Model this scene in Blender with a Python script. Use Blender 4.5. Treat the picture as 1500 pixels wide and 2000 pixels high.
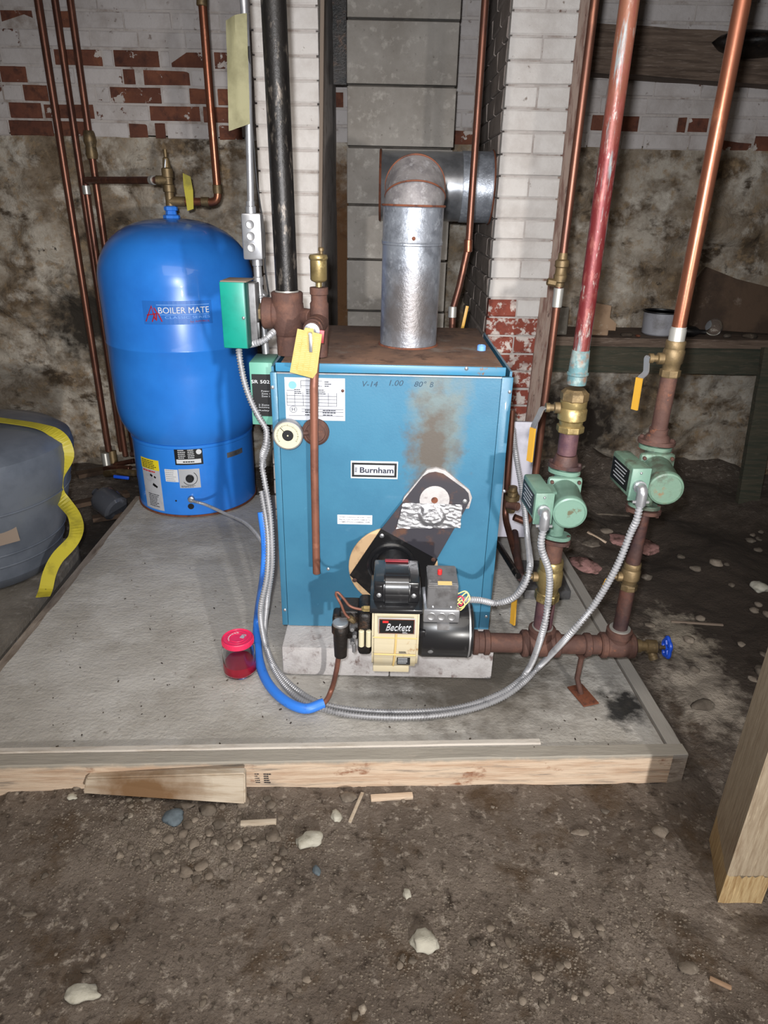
import bpy, bmesh, math, random
from mathutils import Vector, Matrix, noise
random.seed(7)
V = Vector
scn = bpy.context.scene
COL = scn.collection
for o in list(bpy.data.objects): bpy.data.objects.remove(o)

# ------------------------------------------------------------------ camera
F = 1330.0
PITCH = math.radians(24.6); ROLL = math.radians(1.25)
CAM = V((0, 0, 1.335))
fwd = V((0, math.cos(PITCH), -math.sin(PITCH)))
_up = V((0, math.sin(PITCH), math.cos(PITCH))); _r = V((1, 0, 0))
rt = _r*math.cos(ROLL) + _up*math.sin(ROLL)
up = _up*math.cos(ROLL) - _r*math.sin(ROLL)
cd = bpy.data.cameras.new('camera'); cam = bpy.data.objects.new('camera', cd); COL.objects.link(cam)
cd.sensor_fit = 'VERTICAL'; cd.sensor_height = 36; cd.lens = F/2000*36; cd.clip_start = .02
cam.matrix_world = Matrix(((rt.x, up.x, -fwd.x, CAM.x), (rt.y, up.y, -fwd.y, CAM.y), (rt.z, up.z, -fwd.z, CAM.z), (0, 0, 0, 1)))
scn.camera = cam

# ------------------------------------------------------------------ world, lights, exposure
w = bpy.data.worlds.new('world'); scn.world = w; w.use_nodes = True
w.node_tree.nodes['Background'].inputs[0].default_value = (.62, .66, .75, 1)
w.node_tree.nodes['Background'].inputs[1].default_value = .42
def spot(name, loc, tgt, power, color, size, radius, blend=1):
    l = bpy.data.lights.new(name, 'SPOT'); l.energy = power; l.color = color; l.spot_size = math.radians(size); l.spot_blend = blend; l.shadow_soft_size = radius
    o = bpy.data.objects.new(name, l); COL.objects.link(o); o.location = loc
    o.rotation_euler = (V(tgt)-V(loc)).to_track_quat('-Z', 'Y').to_euler(); return o
spot('work_lamp', (1.15, -2.4, .98), (.0, 1.6, .30), 340, (1, .965, .92), 46, .05)
spot('phone_light', (-.035, .0, 1.385), (.16, 3.0, 1.34), 128, (.95, .97, 1), 112, .018)
al = bpy.data.lights.new('overhead_fill', 'AREA'); al.energy = 26; al.size = 2.0; al.color = (1, .93, .85)  # unseen soft panel added above the camera as ambient fill, not a real bulb
ao = bpy.data.objects.new('overhead_fill', al); COL.objects.link(ao); ao.location = (0, .2, 2.15)
scn.view_settings.view_transform = 'Standard'; scn.view_settings.look = 'None'
scn.view_settings.gamma = 1; scn.view_settings.use_curve_mapping = False
scn.view_settings.exposure = .72

# ------------------------------------------------------------------ projection helpers: a photograph pixel on a real plane
def ray(px, py): return rt*((px-750)/F) - up*((py-1000)/F) + fwd
def PY(px, py, Y):
    d = ray(px, py); return CAM + d*(Y/d.y)
def PZ(px, py, Z):
    d = ray(px, py); return CAM + d*((Z-CAM.z)/d.z)
def msz(n, P): return n*(V(P)-CAM).dot(fwd)/F
SL = .095                                   # top of the concrete pad

# ------------------------------------------------------------------ materials
def s2l(c):
    return tuple(((x/255)/12.92 if x/255 <= .04045 else ((x/255+.055)/1.055)**2.4) for x in c) + (1,)
MATS = {}
def mat(name, base, layers=(), rough=.6, metal=0, bump=0, bscale=60, bstretch=(1, 1, 1), bump2=None, trans=0, coat=0, ior=1.45, rnd=0, alpha=1):
    """layers: (colour, scale, lo, hi, stretch) noise | ('z',colour,z0,z1,amp) | ('ball',colour,centre,radius,amp,scale3)"""
    m = bpy.data.materials.new(name); m.use_nodes = True; nt = m.node_tree; N = nt.nodes; L = nt.links
    b = N['Principled BSDF']
    geo = N.new('ShaderNodeNewGeometry'); pos = geo.outputs['Position']
    def mapped(st, off=0):
        mp = N.new('ShaderNodeMapping'); mp.inputs['Scale'].default_value = st; mp.inputs['Location'].default_value = (off, off*.7, off*1.3)
        L.new(pos, mp.inputs[0]); return mp.outputs[0]
    def nz(scale, st=(1, 1, 1), detail=6, off=0, rg=.6):
        n = N.new('ShaderNodeTexNoise'); n.inputs['Scale'].default_value = scale; n.inputs['Detail'].default_value = detail; n.inputs['Roughness'].default_value = rg
        L.new(mapped(st, off), n.inputs['Vector']); return n.outputs['Fac']
    def mth(op, a, c, clamp=False):
        q = N.new('ShaderNodeMath'); q.operation = op; q.use_clamp = clamp
        for i, x in enumerate((a, c)):
            if isinstance(x, (int, float)): q.inputs[i].default_value = x
            else: L.new(x, q.inputs[i])
        return q.outputs[0]
    def rng(x, lo, hi):
        r = N.new('ShaderNodeMapRange'); r.inputs[1].default_value = lo; r.inputs[2].default_value = hi; L.new(x, r.inputs[0]); return r.outputs[0]
    def mix(f, a, c):
        q = N.new('ShaderNodeMix'); q.data_type = 'RGBA'
        L.new(f, q.inputs[0])
        for i, x in ((6, a), (7, c)):
            if isinstance(x, tuple): q.inputs[i].default_value = x
            else: L.new(x, q.inputs[i])
        return q.outputs[2]
    cur = s2l(base)
    for k, ly in enumerate(layers):
        if ly[0] == 'z':
            _, c, z0, z1, amp = ly
            sp = N.new('ShaderNodeSeparateXYZ'); L.new(pos, sp.inputs[0])
            zz = mth('ADD', sp.outputs[2], mth('MULTIPLY', mth('SUBTRACT', nz(22, (1, 1, 1), 5, k*3.1), .5), amp))
            cur = mix(rng(zz, z0, z1), cur, s2l(c))
        elif ly[0] == 'ball':
            _, c, ce, rad, amp, sc = ly
            mp = N.new('ShaderNodeMapping'); mp.vector_type = 'POINT'; mp.inputs['Location'].default_value = tuple(-ce[i]*sc[i] for i in range(3)); mp.inputs['Scale'].default_value = sc
            L.new(pos, mp.inputs[0]); ln = N.new('ShaderNodeVectorMath'); ln.operation = 'LENGTH'; L.new(mp.outputs[0], ln.inputs[0])
            dd = mth('ADD', ln.outputs['Value'], mth('MULTIPLY', mth('SUBTRACT', nz(20, (1, 1, 1), 6, k*2.7), .5), amp))
            cur = mix(rng(dd, rad, rad*.35), cur, s2l(c))
        else:
            c, scale, lo, hi = ly[:4]; st = ly[4] if len(ly) > 4 else (1, 1, 1)
            cur = mix(rng(nz(scale, st, 7, k*1.9+.3, .65), lo, hi), cur, s2l(c))
    if rnd:
        oi = N.new('ShaderNodeObjectInfo'); hs = N.new('ShaderNodeHueSaturation')
        L.new(mth('ADD', mth('MULTIPLY', oi.outputs['Random'], rnd), 1-rnd/2), hs.inputs['Value'])
        if isinstance(cur, tuple): hs.inputs['Color'].default_value = cur
        else: L.new(cur, hs.inputs['Color'])
        cur = hs.outputs[0]
    if isinstance(cur, tuple): b.inputs['Base Color'].default_value = cur
    else: L.new(cur, b.inputs['Base Color'])
    b.inputs['Roughness'].default_value = rough; b.inputs['Metallic'].default_value = metal; b.inputs['IOR'].default_value = ior
    b.inputs['Transmission Weight'].default_value = trans; b.inputs['Coat Weight'].default_value = coat; b.inputs['Alpha'].default_value = alpha
    if bump:
        bp = N.new('ShaderNodeBump'); bp.inputs['Strength'].default_value = 1; bp.inputs['Distance'].default_value = bump
        L.new(nz(bscale, bstretch, 8, 0, .65), bp.inputs['Height']); o = bp
        if bump2:
            b2 = N.new('ShaderNodeBump'); b2.inputs['Distance'].default_value = bump2[0]; L.new(nz(bump2[1], bump2[2] if len(bump2) > 2 else (1, 1, 1), 6, 5), b2.inputs['Height'])
            L.new(bp.outputs[0], b2.inputs['Normal']); o = b2
        L.new(o.outputs[0], b.inputs['Normal'])
    MATS[name] = m; return m

mat('dirt', (104, 93, 84), [((132, 121, 111), 3.0, .42, .66), ((80, 69, 60), 2.1, .5, .7), ((168, 158, 147), 44, .56, .68), ((58, 48, 40), 34, .55, .70), ((84, 68, 52), 7, .52, .66),
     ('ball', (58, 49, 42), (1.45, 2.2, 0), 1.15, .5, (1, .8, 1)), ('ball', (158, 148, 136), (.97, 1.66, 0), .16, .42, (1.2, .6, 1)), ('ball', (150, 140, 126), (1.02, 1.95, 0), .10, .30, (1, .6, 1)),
     ('ball', (46, 40, 35), (-1.05, 2.6, 0), .75, .3, (1.6, .7, 1))],
    rough=.95, bump=.014, bscale=30, bump2=(.006, 110))
mat('pebble', (122, 112, 101), [((84, 75, 66), 18, .4, .65), ((158, 150, 138), 40, .58, .75)], rough=.9, bump=.002, bscale=90, rnd=.7)
mat('pale_stone', (178, 175, 163), [((150, 146, 132), 30, .5, .7)], rough=.85, bump=.003, bscale=60)
mat('blue_stone', (92, 104, 112), [((70, 78, 84), 20, .45, .65)], rough=.7, bump=.002, bscale=60)
mat('concrete', (172, 168, 162), [((154, 149, 141), 2.4, .45, .62), ((186, 183, 178), 5, .5, .72), ((116, 108, 98), 26, .62, .76), ((196, 190, 180), 60, .64, .78),
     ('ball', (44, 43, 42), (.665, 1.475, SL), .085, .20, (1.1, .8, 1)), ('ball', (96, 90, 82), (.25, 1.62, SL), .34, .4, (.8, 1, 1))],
    rough=.85, bump=.004, bscale=13, bstretch=(1, 1.9, 1), bump2=(.003, 95))
mat('grey_concrete', (112, 106, 98), [((86, 80, 72), 5, .45, .65), ((134, 128, 120), 25, .55, .7)], rough=.9, bump=.004, bscale=35)
mat('white_block', (172, 168, 167), [((136, 129, 127), 9, .5, .7), ((100, 84, 80), 34, .56, .7, (1, 1, .7))], rough=.9, bump=.003, bscale=90)
mat('cmu', (139, 134, 128), [((118, 112, 105), 4, .42, .66), ((158, 153, 146), 30, .55, .72), ((98, 92, 86), 60, .62, .75)], rough=.95, bump=.002, bscale=170, rnd=.12)
mat('mortar_dark', (84, 78, 72), [((60, 55, 50), 12, .45, .65)], rough=.95, bump=.003, bscale=60)
mat('painted_brick', (186, 179, 176), [((164, 155, 150), 8, .45, .7), ((126, 114, 106), 30, .62, .70), ((92, 58, 44), 9, .635, .65)], rough=.8, bump=.003, bscale=55, rnd=.08)
mat('pier_brick', (203, 197, 192), [((184, 176, 170), 9, .45, .7), ((126, 112, 102), 34, .66, .72), ('z', (0, 0, 0), 99, 100, 0)], rough=.7, bump=.0028, bscale=50, rnd=.06)
mat('pier_bare_brick', (128, 62, 48), [((196, 184, 176), 24, .5, .56), ((96, 46, 38), 12, .5, .7)], rough=.85, bump=.003, bscale=55, rnd=.15)
mat('grimy_brick', (142, 131, 124), [((116, 106, 100), 10, .45, .65), ((140, 128, 120), 44, .62, .72)], rough=.8, bump=.003, bscale=55, rnd=.12)
mat('bare_brick', (98, 58, 44), [((124, 76, 54), 9, .45, .7), ((70, 42, 34), 20, .5, .7), ((180, 170, 163), 13, .60, .615)], rough=.9, bump=.003, bscale=60, rnd=.35)
mat('whitewash_mortar', (178, 170, 165), [((146, 134, 126), 12, .5, .66), ((100, 78, 66), 22, .64, .72)], rough=.9, bump=.004, bscale=50)
mat('cellar_stone', (126, 112, 95), [((172, 163, 150), 2.2, .44, .58), ((94, 78, 60), 3.8, .49, .62, (1, 1, 1.5)), ((192, 184, 172), 6, .52, .66), ((72, 60, 47), 9, .55, .66, (.8, 1, 1.3)), ((142, 120, 92), 26, .52, .72), ((46, 40, 34), 15, .64, .72),
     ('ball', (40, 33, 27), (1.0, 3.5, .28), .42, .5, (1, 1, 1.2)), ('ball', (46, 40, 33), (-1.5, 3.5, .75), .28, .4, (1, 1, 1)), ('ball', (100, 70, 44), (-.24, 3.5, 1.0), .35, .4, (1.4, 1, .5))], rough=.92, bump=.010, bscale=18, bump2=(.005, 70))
mat('old_wood', (104, 88, 76), [((76, 62, 52), 5, .42, .62, (1, 6, 14)), ((130, 115, 104), 16, .55, .72, (1, 8, 10))], rough=.85, bump=.003, bscale=14, bstretch=(1, 8, 12))
mat('mossy_wood', (70, 66, 54), [((52, 56, 46), 5, .42, .62, (1, 6, 14)), ((92, 84, 72), 16, .55, .72, (1, 8, 10))], rough=.9, bump=.003, bscale=14, bstretch=(1, 8, 12))
mat('upright_wood', (150, 130, 118), [((116, 88, 78), 8, .45, .6, (9, 9, 1)), ((146, 132, 122), 22, .55, .7, (9, 9, 1)), ((60, 34, 32), 14, .60, .68, (6, 6, 1.2))], rough=.85, bump=.002, bscale=14, bstretch=(10, 10, 1))
mat('post_wood', (156, 142, 122), [((134, 118, 98), 16, .42, .62, (9, 9, .8)), ((176, 162, 140), 30, .55, .7, (10, 10, .7)), ((120, 92, 68), 5, .66, .72, (1.5, 1.5, 1)), ((116, 92, 70), 3, .60, .72, (4, 4, 1))], rough=.8, bump=.0015, bscale=18, bstretch=(12, 12, .8))
mat('post_foot', (172, 150, 112), [((140, 112, 74), 16, .42, .62, (9, 9, .8)), ((200, 174, 130), 30, .55, .7, (10, 10, .7))], rough=.8, bump=.0015, bscale=18, bstretch=(12, 12, .8))
mat('form_board', (205, 184, 162), [((180, 152, 128), 6, .45, .64, (1, 4, 12)), ((138, 92, 66), 7, .61, .68, (1, 1, 1.6)), ((150, 136, 122), 9, .55, .68, (.7, 4, 8)), ('z', (150, 144, 134), .082, .092, .02)], rough=.8, bump=.002, bscale=14, bstretch=(1, 8, 16))
mat('form_board_dirty', (150, 138, 126), [((112, 98, 86), 6, .45, .64, (4, 1, 12)), ((176, 164, 150), 9, .55, .68, (4, .7, 8)), ('z', (158, 153, 146), .078, .092, .01)], rough=.85, bump=.002, bscale=14, bstretch=(8, 1, 16))
mat('batten', (188, 181, 172), [((160, 150, 138), 10, .5, .65, (.6, 4, 4))], rough=.85, bump=.002, bscale=30)
mat('scrap_wood', (186, 174, 157), [((166, 150, 130), 8, .45, .62, (1, 5, 12)), ('ball', (110, 82, 54), (-.55, 1.16, .05), .17, .12, (1, 1, 2.2))], rough=.75, bump=.0015, bscale=14, bstretch=(1, 8, 16))
mat('boiler_blue', (56, 108, 134), [((48, 97, 124), 3, .42, .64), ((72, 124, 148), 50, .66, .72), ('ball', (96, 110, 112), (.135, 1.68, .84), .16, .22, (1.7, .2, .62)), ('ball', (84, 78, 72), (.12, 1.68, .74), .12, .30, (1.5, .2, .7))], rough=.38, bump=.0003, bscale=150, coat=.15)
mat('boiler_trim', (62, 116, 144), [((50, 116, 150), 8, .45, .6), ((110, 84, 66), 30, .64, .68)], rough=.4)
mat('rusty_top', (96, 74, 62), [((122, 92, 74), 9, .45, .65), ((64, 46, 38), 20, .54, .68), ((118, 112, 106), 6, .58, .7)], rough=.8, bump=.0012, bscale=130)
mat('rust_iron', (78, 54, 47), [((98, 67, 55), 24, .48, .66), ((70, 46, 40), 18, .52, .68), ((132, 80, 54), 40, .64, .74)], rough=.75, metal=.15, bump=.0012, bscale=120)
mat('dark_rust', (70, 50, 46), [((96, 62, 52), 20, .48, .66), ((48, 34, 38), 12, .5, .7)], rough=.6, metal=.3, bump=.001, bscale=100)
mat('purple_iron', (98, 70, 72), [((74, 50, 60), 16, .45, .65), ((128, 84, 68), 26, .56, .7)], rough=.6, metal=.3, bump=.001, bscale=100)
mat('black_iron', (36, 34, 33), [((104, 96, 88), 70, .54, .66, (1, 1, .35)), ((24, 22, 22), 14, .5, .7)], rough=.38, metal=.55, bump=.0008, bscale=130)
mat('copper', (136, 86, 66), [((138, 84, 62), 12, .45, .65, (2, 2, .6)), ((192, 130, 98), 24, .56, .7, (2, 2, .5))], rough=.34, metal=.75, bump=.0002, bscale=100)
mat('old_copper', (112, 74, 60), [((86, 58, 50), 10, .45, .65, (2, 2, .5)), ((146, 98, 78), 22, .56, .7, (2, 2, .4))], rough=.4, metal=.7, bump=.0002, bscale=90)
mat('matte_copper', (128, 84, 68), [((106, 68, 56), 14, .45, .65), ((148, 100, 82), 30, .58, .72)], rough=.5, metal=.35, bump=.0003, bscale=90)
mat('flux_copper', (118, 76, 58), [((130, 80, 64), 9, .50, .60, (3, 3, .5)), ('ball', (98, 34, 36), (.43, 1.53, 1.22), .40, .25, (1, 1, 1)), ((124, 68, 62), 26, .52, .64, (3, 3, 1)), ((122, 132, 134), 9, .54, .60, (5, 5, .45)), ((150, 138, 132), 36, .58, .68, (3, 3, .8))], rough=.45, metal=.3, bump=.0006, bscale=90)
mat('patina', (88, 120, 124), [((128, 144, 142), 40, .48, .6), ((128, 100, 84), 24, .52, .64), ((88, 96, 92), 30, .58, .68)], rough=.6, metal=.2, bump=.0012, bscale=120)
mat('brass', (148, 130, 88), [((112, 96, 64), 18, .48, .66), ((196, 176, 122), 40, .58, .72)], rough=.38, metal=.65, bump=.0005, bscale=90)
mat('dull_brass', (116, 98, 70), [((84, 72, 54), 20, .48, .66), ((146, 126, 92), 40, .58, .72)], rough=.5, metal=.55, bump=.0008, bscale=90)
mat('solder', (178, 176, 170), rough=.4, metal=.6)
mat('steel', (160, 160, 162), [((140, 140, 142), 30, .5, .7)], rough=.36, metal=.7)
mat('bright_steel', (176, 177, 181), [((146, 146, 150), 14, .5, .7)], rough=.3, metal=.75)
mat('flex', (158, 158, 161), [((120, 120, 123), 30, .55, .7)], rough=.42, metal=.4)
mat('galvanised', (146, 151, 160), [((118, 122, 130), 26, .46, .62), ((176, 181, 190), 45, .55, .7), ((120, 82, 62), 12, .70, .74), ('ball', (108, 104, 104), (.06, 1.87, 1.06), .12, .12, (1, 1, .8))], rough=.36, metal=.55, bump=.0012, bscale=95)
mat('dusty_galvanised', (132, 128, 128), [((108, 104, 106), 22, .46, .62), ((158, 156, 158), 45, .55, .7)], rough=.55, metal=.35, bump=.001, bscale=95)
mat('smooth_galvanised', (150, 152, 156), [((124, 126, 130), 10, .46, .62)], rough=.28, metal=.7)
mat('rust_ring', (108, 62, 42), [((70, 42, 34), 40, .5, .65)], rough=.8)
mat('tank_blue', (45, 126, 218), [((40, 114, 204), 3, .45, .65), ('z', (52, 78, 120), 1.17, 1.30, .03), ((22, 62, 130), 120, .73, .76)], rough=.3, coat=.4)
mat('tank_blue_edge', (38, 104, 186), rough=.35)
mat('grey_tank', (92, 98, 108), [((78, 84, 94), 6, .45, .65)], rough=.38, coat=.2, bump=.0004, bscale=60)
mat('yellow_strap', (166, 154, 44), [((124, 116, 36), 9, .5, .65), ((60, 58, 40), 60, .66, .7)], rough=.5)
mat('green_box', (16, 128, 112), [((14, 116, 102), 10, .5, .65)], rough=.4)
mat('dark_green', (22, 84, 76), rough=.5)
mat('relay_green', (92, 148, 130), rough=.5)
mat('pump_green', (98, 126, 112), [((82, 108, 95), 9, .48, .64), ((110, 138, 124), 22, .58, .7), ((86, 82, 64), 16, .65, .7)], rough=.4, bump=.0004, bscale=100)
mat('pump_green_dusty', (90, 114, 98), [((74, 80, 68), 22, .5, .62), ((108, 134, 118), 22, .58, .7), ((118, 80, 48), 12, .64, .7)], rough=.5, bump=.0006, bscale=100)
mat('black_paint', (26, 26, 28), [((46, 45, 46), 30, .6, .7)], rough=.3, coat=.3)
mat('black_plate', (22, 21, 22), [((40, 36, 34), 20, .55, .68)], rough=.4)
mat('brown_plate', (52, 50, 56), [('z', (96, 60, 44), .66, .73, .03), ((88, 62, 50), 14, .54, .66)], rough=.42)
mat('foil', (206, 206, 210), [((160, 160, 166), 30, .5, .66)], rough=.3, metal=.9, bump=.004, bscale=34)
mat('cream', (184, 173, 147), [((184, 168, 132), 9, .48, .66), ((150, 112, 66), 20, .62, .70)], rough=.4, coat=.2, bump=.0004, bscale=70)
mat('cream_flange', (196, 164, 126), [((150, 116, 84), 16, .48, .66)], rough=.8)
mat('oily_black', (34, 30, 28), [((70, 52, 40), 40, .54, .66), ((16, 15, 15), 20, .5, .6)], rough=.4, metal=.3, bump=.0015, bscale=120)
mat('grey_box', (98, 97, 98), [((76, 74, 74), 22, .48, .64), ((124, 122, 120), 50, .6, .7)], rough=.45, metal=.2, bump=.0003, bscale=90)
mat('dust_beige', (118, 104, 92), rough=.8)
mat('white_paper', (176, 177, 182), [((150, 151, 158), 16, .52, .7)], rough=.5)
mat('white', (205, 206, 208), rough=.5)
mat('silver_label', (186, 188, 192), rough=.35, metal=.3)
mat('black', (18, 18, 20), rough=.45)
mat('ink', (22, 26, 38), rough=.6)
mat('pen_ink', (26, 54, 74), rough=.6)
mat('navy', (20, 24, 48), rough=.5)
mat('red', (190, 40, 40), rough=.45)
mat('dark_red', (130, 36, 44), rough=.45)
mat('pink_red', (214, 44, 86), rough=.35, coat=.3)
mat('yellow', (180, 136, 46), rough=.45)
mat('label_yellow', (220, 200, 40), rough=.5)
mat('yellow_tag', (168, 148, 86), [((160, 138, 70), 20, .5, .65)], rough=.7)
mat('khaki_tag', (122, 118, 90), [((104, 100, 74), 14, .45, .65)], rough=.8)
mat('wire_yellow', (226, 214, 140), rough=.4)
mat('blue_plastic', (52, 120, 214), [((40, 96, 180), 40, .6, .7)], rough=.4)
mat('light_blue', (110, 160, 225), rough=.5)
mat('royal_blue', (24, 74, 190), rough=.4)
mat('glass', (240, 244, 246), rough=.03, trans=1, ior=1.45)
mat('red_liquid', (206, 24, 62), rough=.15, trans=.25, ior=1.34)
mat('ivory', (188, 180, 152), rough=.4)
mat('tan', (196, 168, 110), rough=.6)
mat('panel_grey', (176, 174, 184), [((140, 138, 148), 5, .48, .66)], rough=.5)
mat('board_brown', (84, 66, 52), [((62, 48, 38), 6, .45, .62), ((120, 106, 94), 9, .6, .7)], rough=.85, bump=.002, bscale=40)
mat('cardboard', (150, 124, 100), [((126, 100, 80), 10, .45, .65), ((176, 160, 142), 18, .62, .7)], rough=.85, bump=.001, bscale=80)
mat('enamel', (150, 150, 156), [((120, 118, 120), 8, .5, .65)], rough=.4)
mat('debris', (70, 60, 50), [((44, 36, 30), 12, .45, .6), ((110, 98, 86), 30, .6, .7)], rough=.9, bump=.002, bscale=60)
mat('pink_debris', (150, 112, 108), [((96, 70, 64), 30, .48, .6)], rough=.9, bump=.003, bscale=60)
mat('grey_plastic', (66, 68, 74), [((90, 92, 100), 20, .6, .7)], rough=.2, coat=.5)
mat('ceiling_wood', (110, 92, 74), [((84, 68, 54), 5, .45, .6, (1, 10, 10))], rough=.9)

# ------------------------------------------------------------------ object helpers
def link(o): COL.objects.link(o); return o
def thing(name, label, cat, loc=(0, 0, 0), group=None, kind=None):
    o = bpy.data.objects.new(name, None); o.location = loc; o.empty_display_size = .05; link(o)
    tag(o, label, cat, group, kind); return o
def tag(o, label=None, cat=None, group=None, kind=None):
    if label: o['label'] = label
    if cat: o['category'] = cat
    if group: o['group'] = group
    if kind: o['kind'] = kind
    return o
def wpos(o):
    p = V((0, 0, 0))
    while o: p += o.location; o = o.parent
    return p
def make(name, bm, m, parent=None, smooth=False, label=None):
    me = bpy.data.meshes.new(name); bm.normal_update(); bm.to_mesh(me); bm.free()
    if smooth:
        me.polygons.foreach_set('use_smooth', [True]*len(me.polygons))
        me.set_sharp_from_angle(angle=math.radians(38))
    for mm in (m if isinstance(m, (list, tuple)) else [m]): me.materials.append(MATS[mm])
    # origin to the mesh's centre
    c = V((0, 0, 0))
    if me.vertices:
        lo = V([min(v.co[i] for v in me.vertices) for i in range(3)]); hi = V([max(v.co[i] for v in me.vertices) for i in range(3)]); c = (lo+hi)/2
        me.transform(Matrix.Translation(-c))
    o = bpy.data.objects.new(name, me); link(o)
    if parent: o.parent = parent; o.location = c - wpos(parent)
    else: o.location = c
    if label: o['label'] = label
    return o
def rotm(rot): return Matrix.Rotation(rot[2], 3, 'Z') @ Matrix.Rotation(rot[1], 3, 'Y') @ Matrix.Rotation(rot[0], 3, 'X')
def add_box(bm, c, s, rot=(0, 0, 0), bev=0, seg=2):
    R = rotm(rot); c = V(c); n0 = len(bm.verts)
    vs = [bm.verts.new(c + R @ V((x*s[0]/2, y*s[1]/2, z*s[2]/2))) for x in (-1, 1) for y in (-1, 1) for z in (-1, 1)]
    fs = [(0, 1, 3, 2), (4, 6, 7, 5), (0, 4, 5, 1), (2, 3, 7, 6), (0, 2, 6, 4), (1, 5, 7, 3)]
    f = [bm.faces.new([vs[i] for i in q]) for q in fs]
    if bev:
        es = list({e for q in f for e in q.edges}); bmesh.ops.bevel(bm, geom=es, offset=bev, segments=seg, affect='EDGES', profile=.5)
    return bm
def box(name, c, s, m, parent=None, rot=(0, 0, 0), bev=0, seg=2, label=None):
    return make(name, add_box(bmesh.new(), c, s, rot, bev, seg), m, parent, bev > 0, label)
def basis(ax):
    ax = V(ax).normalized(); a = V((0, 0, 1)) if abs(ax.z) < .9 else V((1, 0, 0))
    u = ax.cross(a).normalized(); return ax, u, ax.cross(u).normalized()
def add_lathe(bm, prof, o, ax=(0, 0, 1), seg=24, hexn=None, sq=None):
    ax, u, v = basis(ax); o = V(o); rings = []; n = hexn or seg
    for r, t in prof:
        ring = []
        for i in range(n):
            a = 2*math.pi*i/n + (math.pi/n if hexn else 0)
            ring.append(bm.verts.new(o + ax*t + (u*math.cos(a)*(sq[0] if sq else 1) + v*math.sin(a)*(sq[1] if sq else 1))*max(r, 1e-5)))
        rings.append(ring)
    for a, b in zip(rings, rings[1:]):
        for i in range(n): bm.faces.new((a[i], a[(i+1) % n], b[(i+1) % n], b[i]))
    bm.faces.new(list(reversed(rings[0]))); bm.faces.new(rings[-1])
    bmesh.ops.recalc_face_normals(bm, faces=bm.faces)
    return bm
def lathe(name, prof, o, m, parent=None, ax=(0, 0, 1), seg=24, hexn=None, sq=None, label=None):
    return make(name, add_lathe(bmesh.new(), prof, o, ax, seg, hexn, sq), m, parent, not hexn, label)
def cyl(name, a, b, r, m, parent=None, seg=20, r2=None, bev=.0015, hexn=None, label=None):
    a, b = V(a), V(b); L = (b-a).length; r2 = r if r2 is None else r2; bev = min(bev, L/3, r/3)
    return lathe(name, [(r-bev, 0), (r, bev), (r2, L-bev), (r2-bev, L)], a, m, parent, b-a, seg, hexn, None, label)
def fillet(pts, rad, n=7):
    pts = [V(p) for p in pts]; out = [pts[0]]
    for i in range(1, len(pts)-1):
        p, a, b = pts[i], pts[i-1]-pts[i], pts[i+1]-pts[i]
        ang = a.angle(b); d = min(rad/math.tan(ang/2) if ang > .01 else 0, a.length*.48, b.length*.48)
        p0, p1 = p+a.normalized()*d, p+b.normalized()*d
        for k in range(n+1):
            t = k/n; out.append(p0*(1-t)**2 + p*2*t*(1-t) + p1*t*t)
    out.append(pts[-1]); return out
def catmull(pts, step=.012):
    pts = [V(p) for p in pts]; P = [pts[0]*2-pts[1]] + pts + [pts[-1]*2-pts[-2]]; out = []
    for i in range(1, len(P)-2):
        p0, p1, p2, p3 = P[i-1:i+3]; n = max(2, int((p2-p1).length/step))
        for k in range(n):
            t = k/n; out.append(.5*((2*p1)+(p2-p0)*t+(2*p0-5*p1+4*p2-p3)*t*t+(3*p1-p0-3*p2+p3)*t**3))
    out.append(pts[-1]); return out
def add_tube(bm, pts, r, seg=12, rib=0, flat=None):
    pts = [V(p) for p in pts]
    if rib:                                      # resample for the ribs of armoured cable
        d = [0]
        for a, b in zip(pts, pts[1:]): d.append(d[-1]+(b-a).length)
        n = int(d[-1]/(rib/4)); q = []; j = 0
        for k in range(n+1):
            s = d[-1]*k/n
            while j < len(d)-2 and d[j+1] < s: j += 1
            t = (s-d[j])/max(1e-9, d[j+1]-d[j]); q.append(pts[j].lerp(pts[j+1], t))
        pts = q
    T = (pts[1]-pts[0]).normalized(); _, u, v = basis(T); rings = []
    for i, p in enumerate(pts):
        t = (pts[min(i+1, len(pts)-1)]-pts[max(i-1, 0)]).normalized()
        q = T.rotation_difference(t); u = q @ u; u = (u - t*u.dot(t)).normalized(); v = t.cross(u); T = t
        rr = r*(1.02, 1.02, .72, .72)[i % 4] if rib else (r(i/(len(pts)-1)) if callable(r) else r)
        rings.append([bm.verts.new(p + u*math.cos(2*math.pi*k/seg)*rr + v*math.sin(2*math.pi*k/seg)*rr*(flat or 1)) for k in range(seg)])
    for a, b in zip(rings, rings[1:]):
        for k in range(seg): bm.faces.new((a[k], a[(k+1) % seg], b[(k+1) % seg], b[k]))
    bm.faces.new(list(reversed(rings[0]))); bm.faces.new(rings[-1])
    bmesh.ops.recalc_face_normals(bm, faces=bm.faces); return bm
def tube(name, pts, r, m, parent=None, seg=14, rib=0, flat=None, label=None):
    return make(name, add_tube(bmesh.new(), pts, r, seg, rib, flat), m, parent, True, label)
def add_prism(bm, pts, d):
    """pts: 3-D polygon; d: extrusion vector"""
    a = [bm.verts.new(V(p)) for p in pts]; b = [bm.verts.new(V(p)+V(d)) for p in pts]; n = len(a)
    bm.faces.new(a); bm.faces.new(list(reversed(b)))
    for i in range(n): bm.faces.new((a[i], b[i], b[(i+1) % n], a[(i+1) % n]))
    bmesh.ops.recalc_face_normals(bm, faces=bm.faces); return bm
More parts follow.
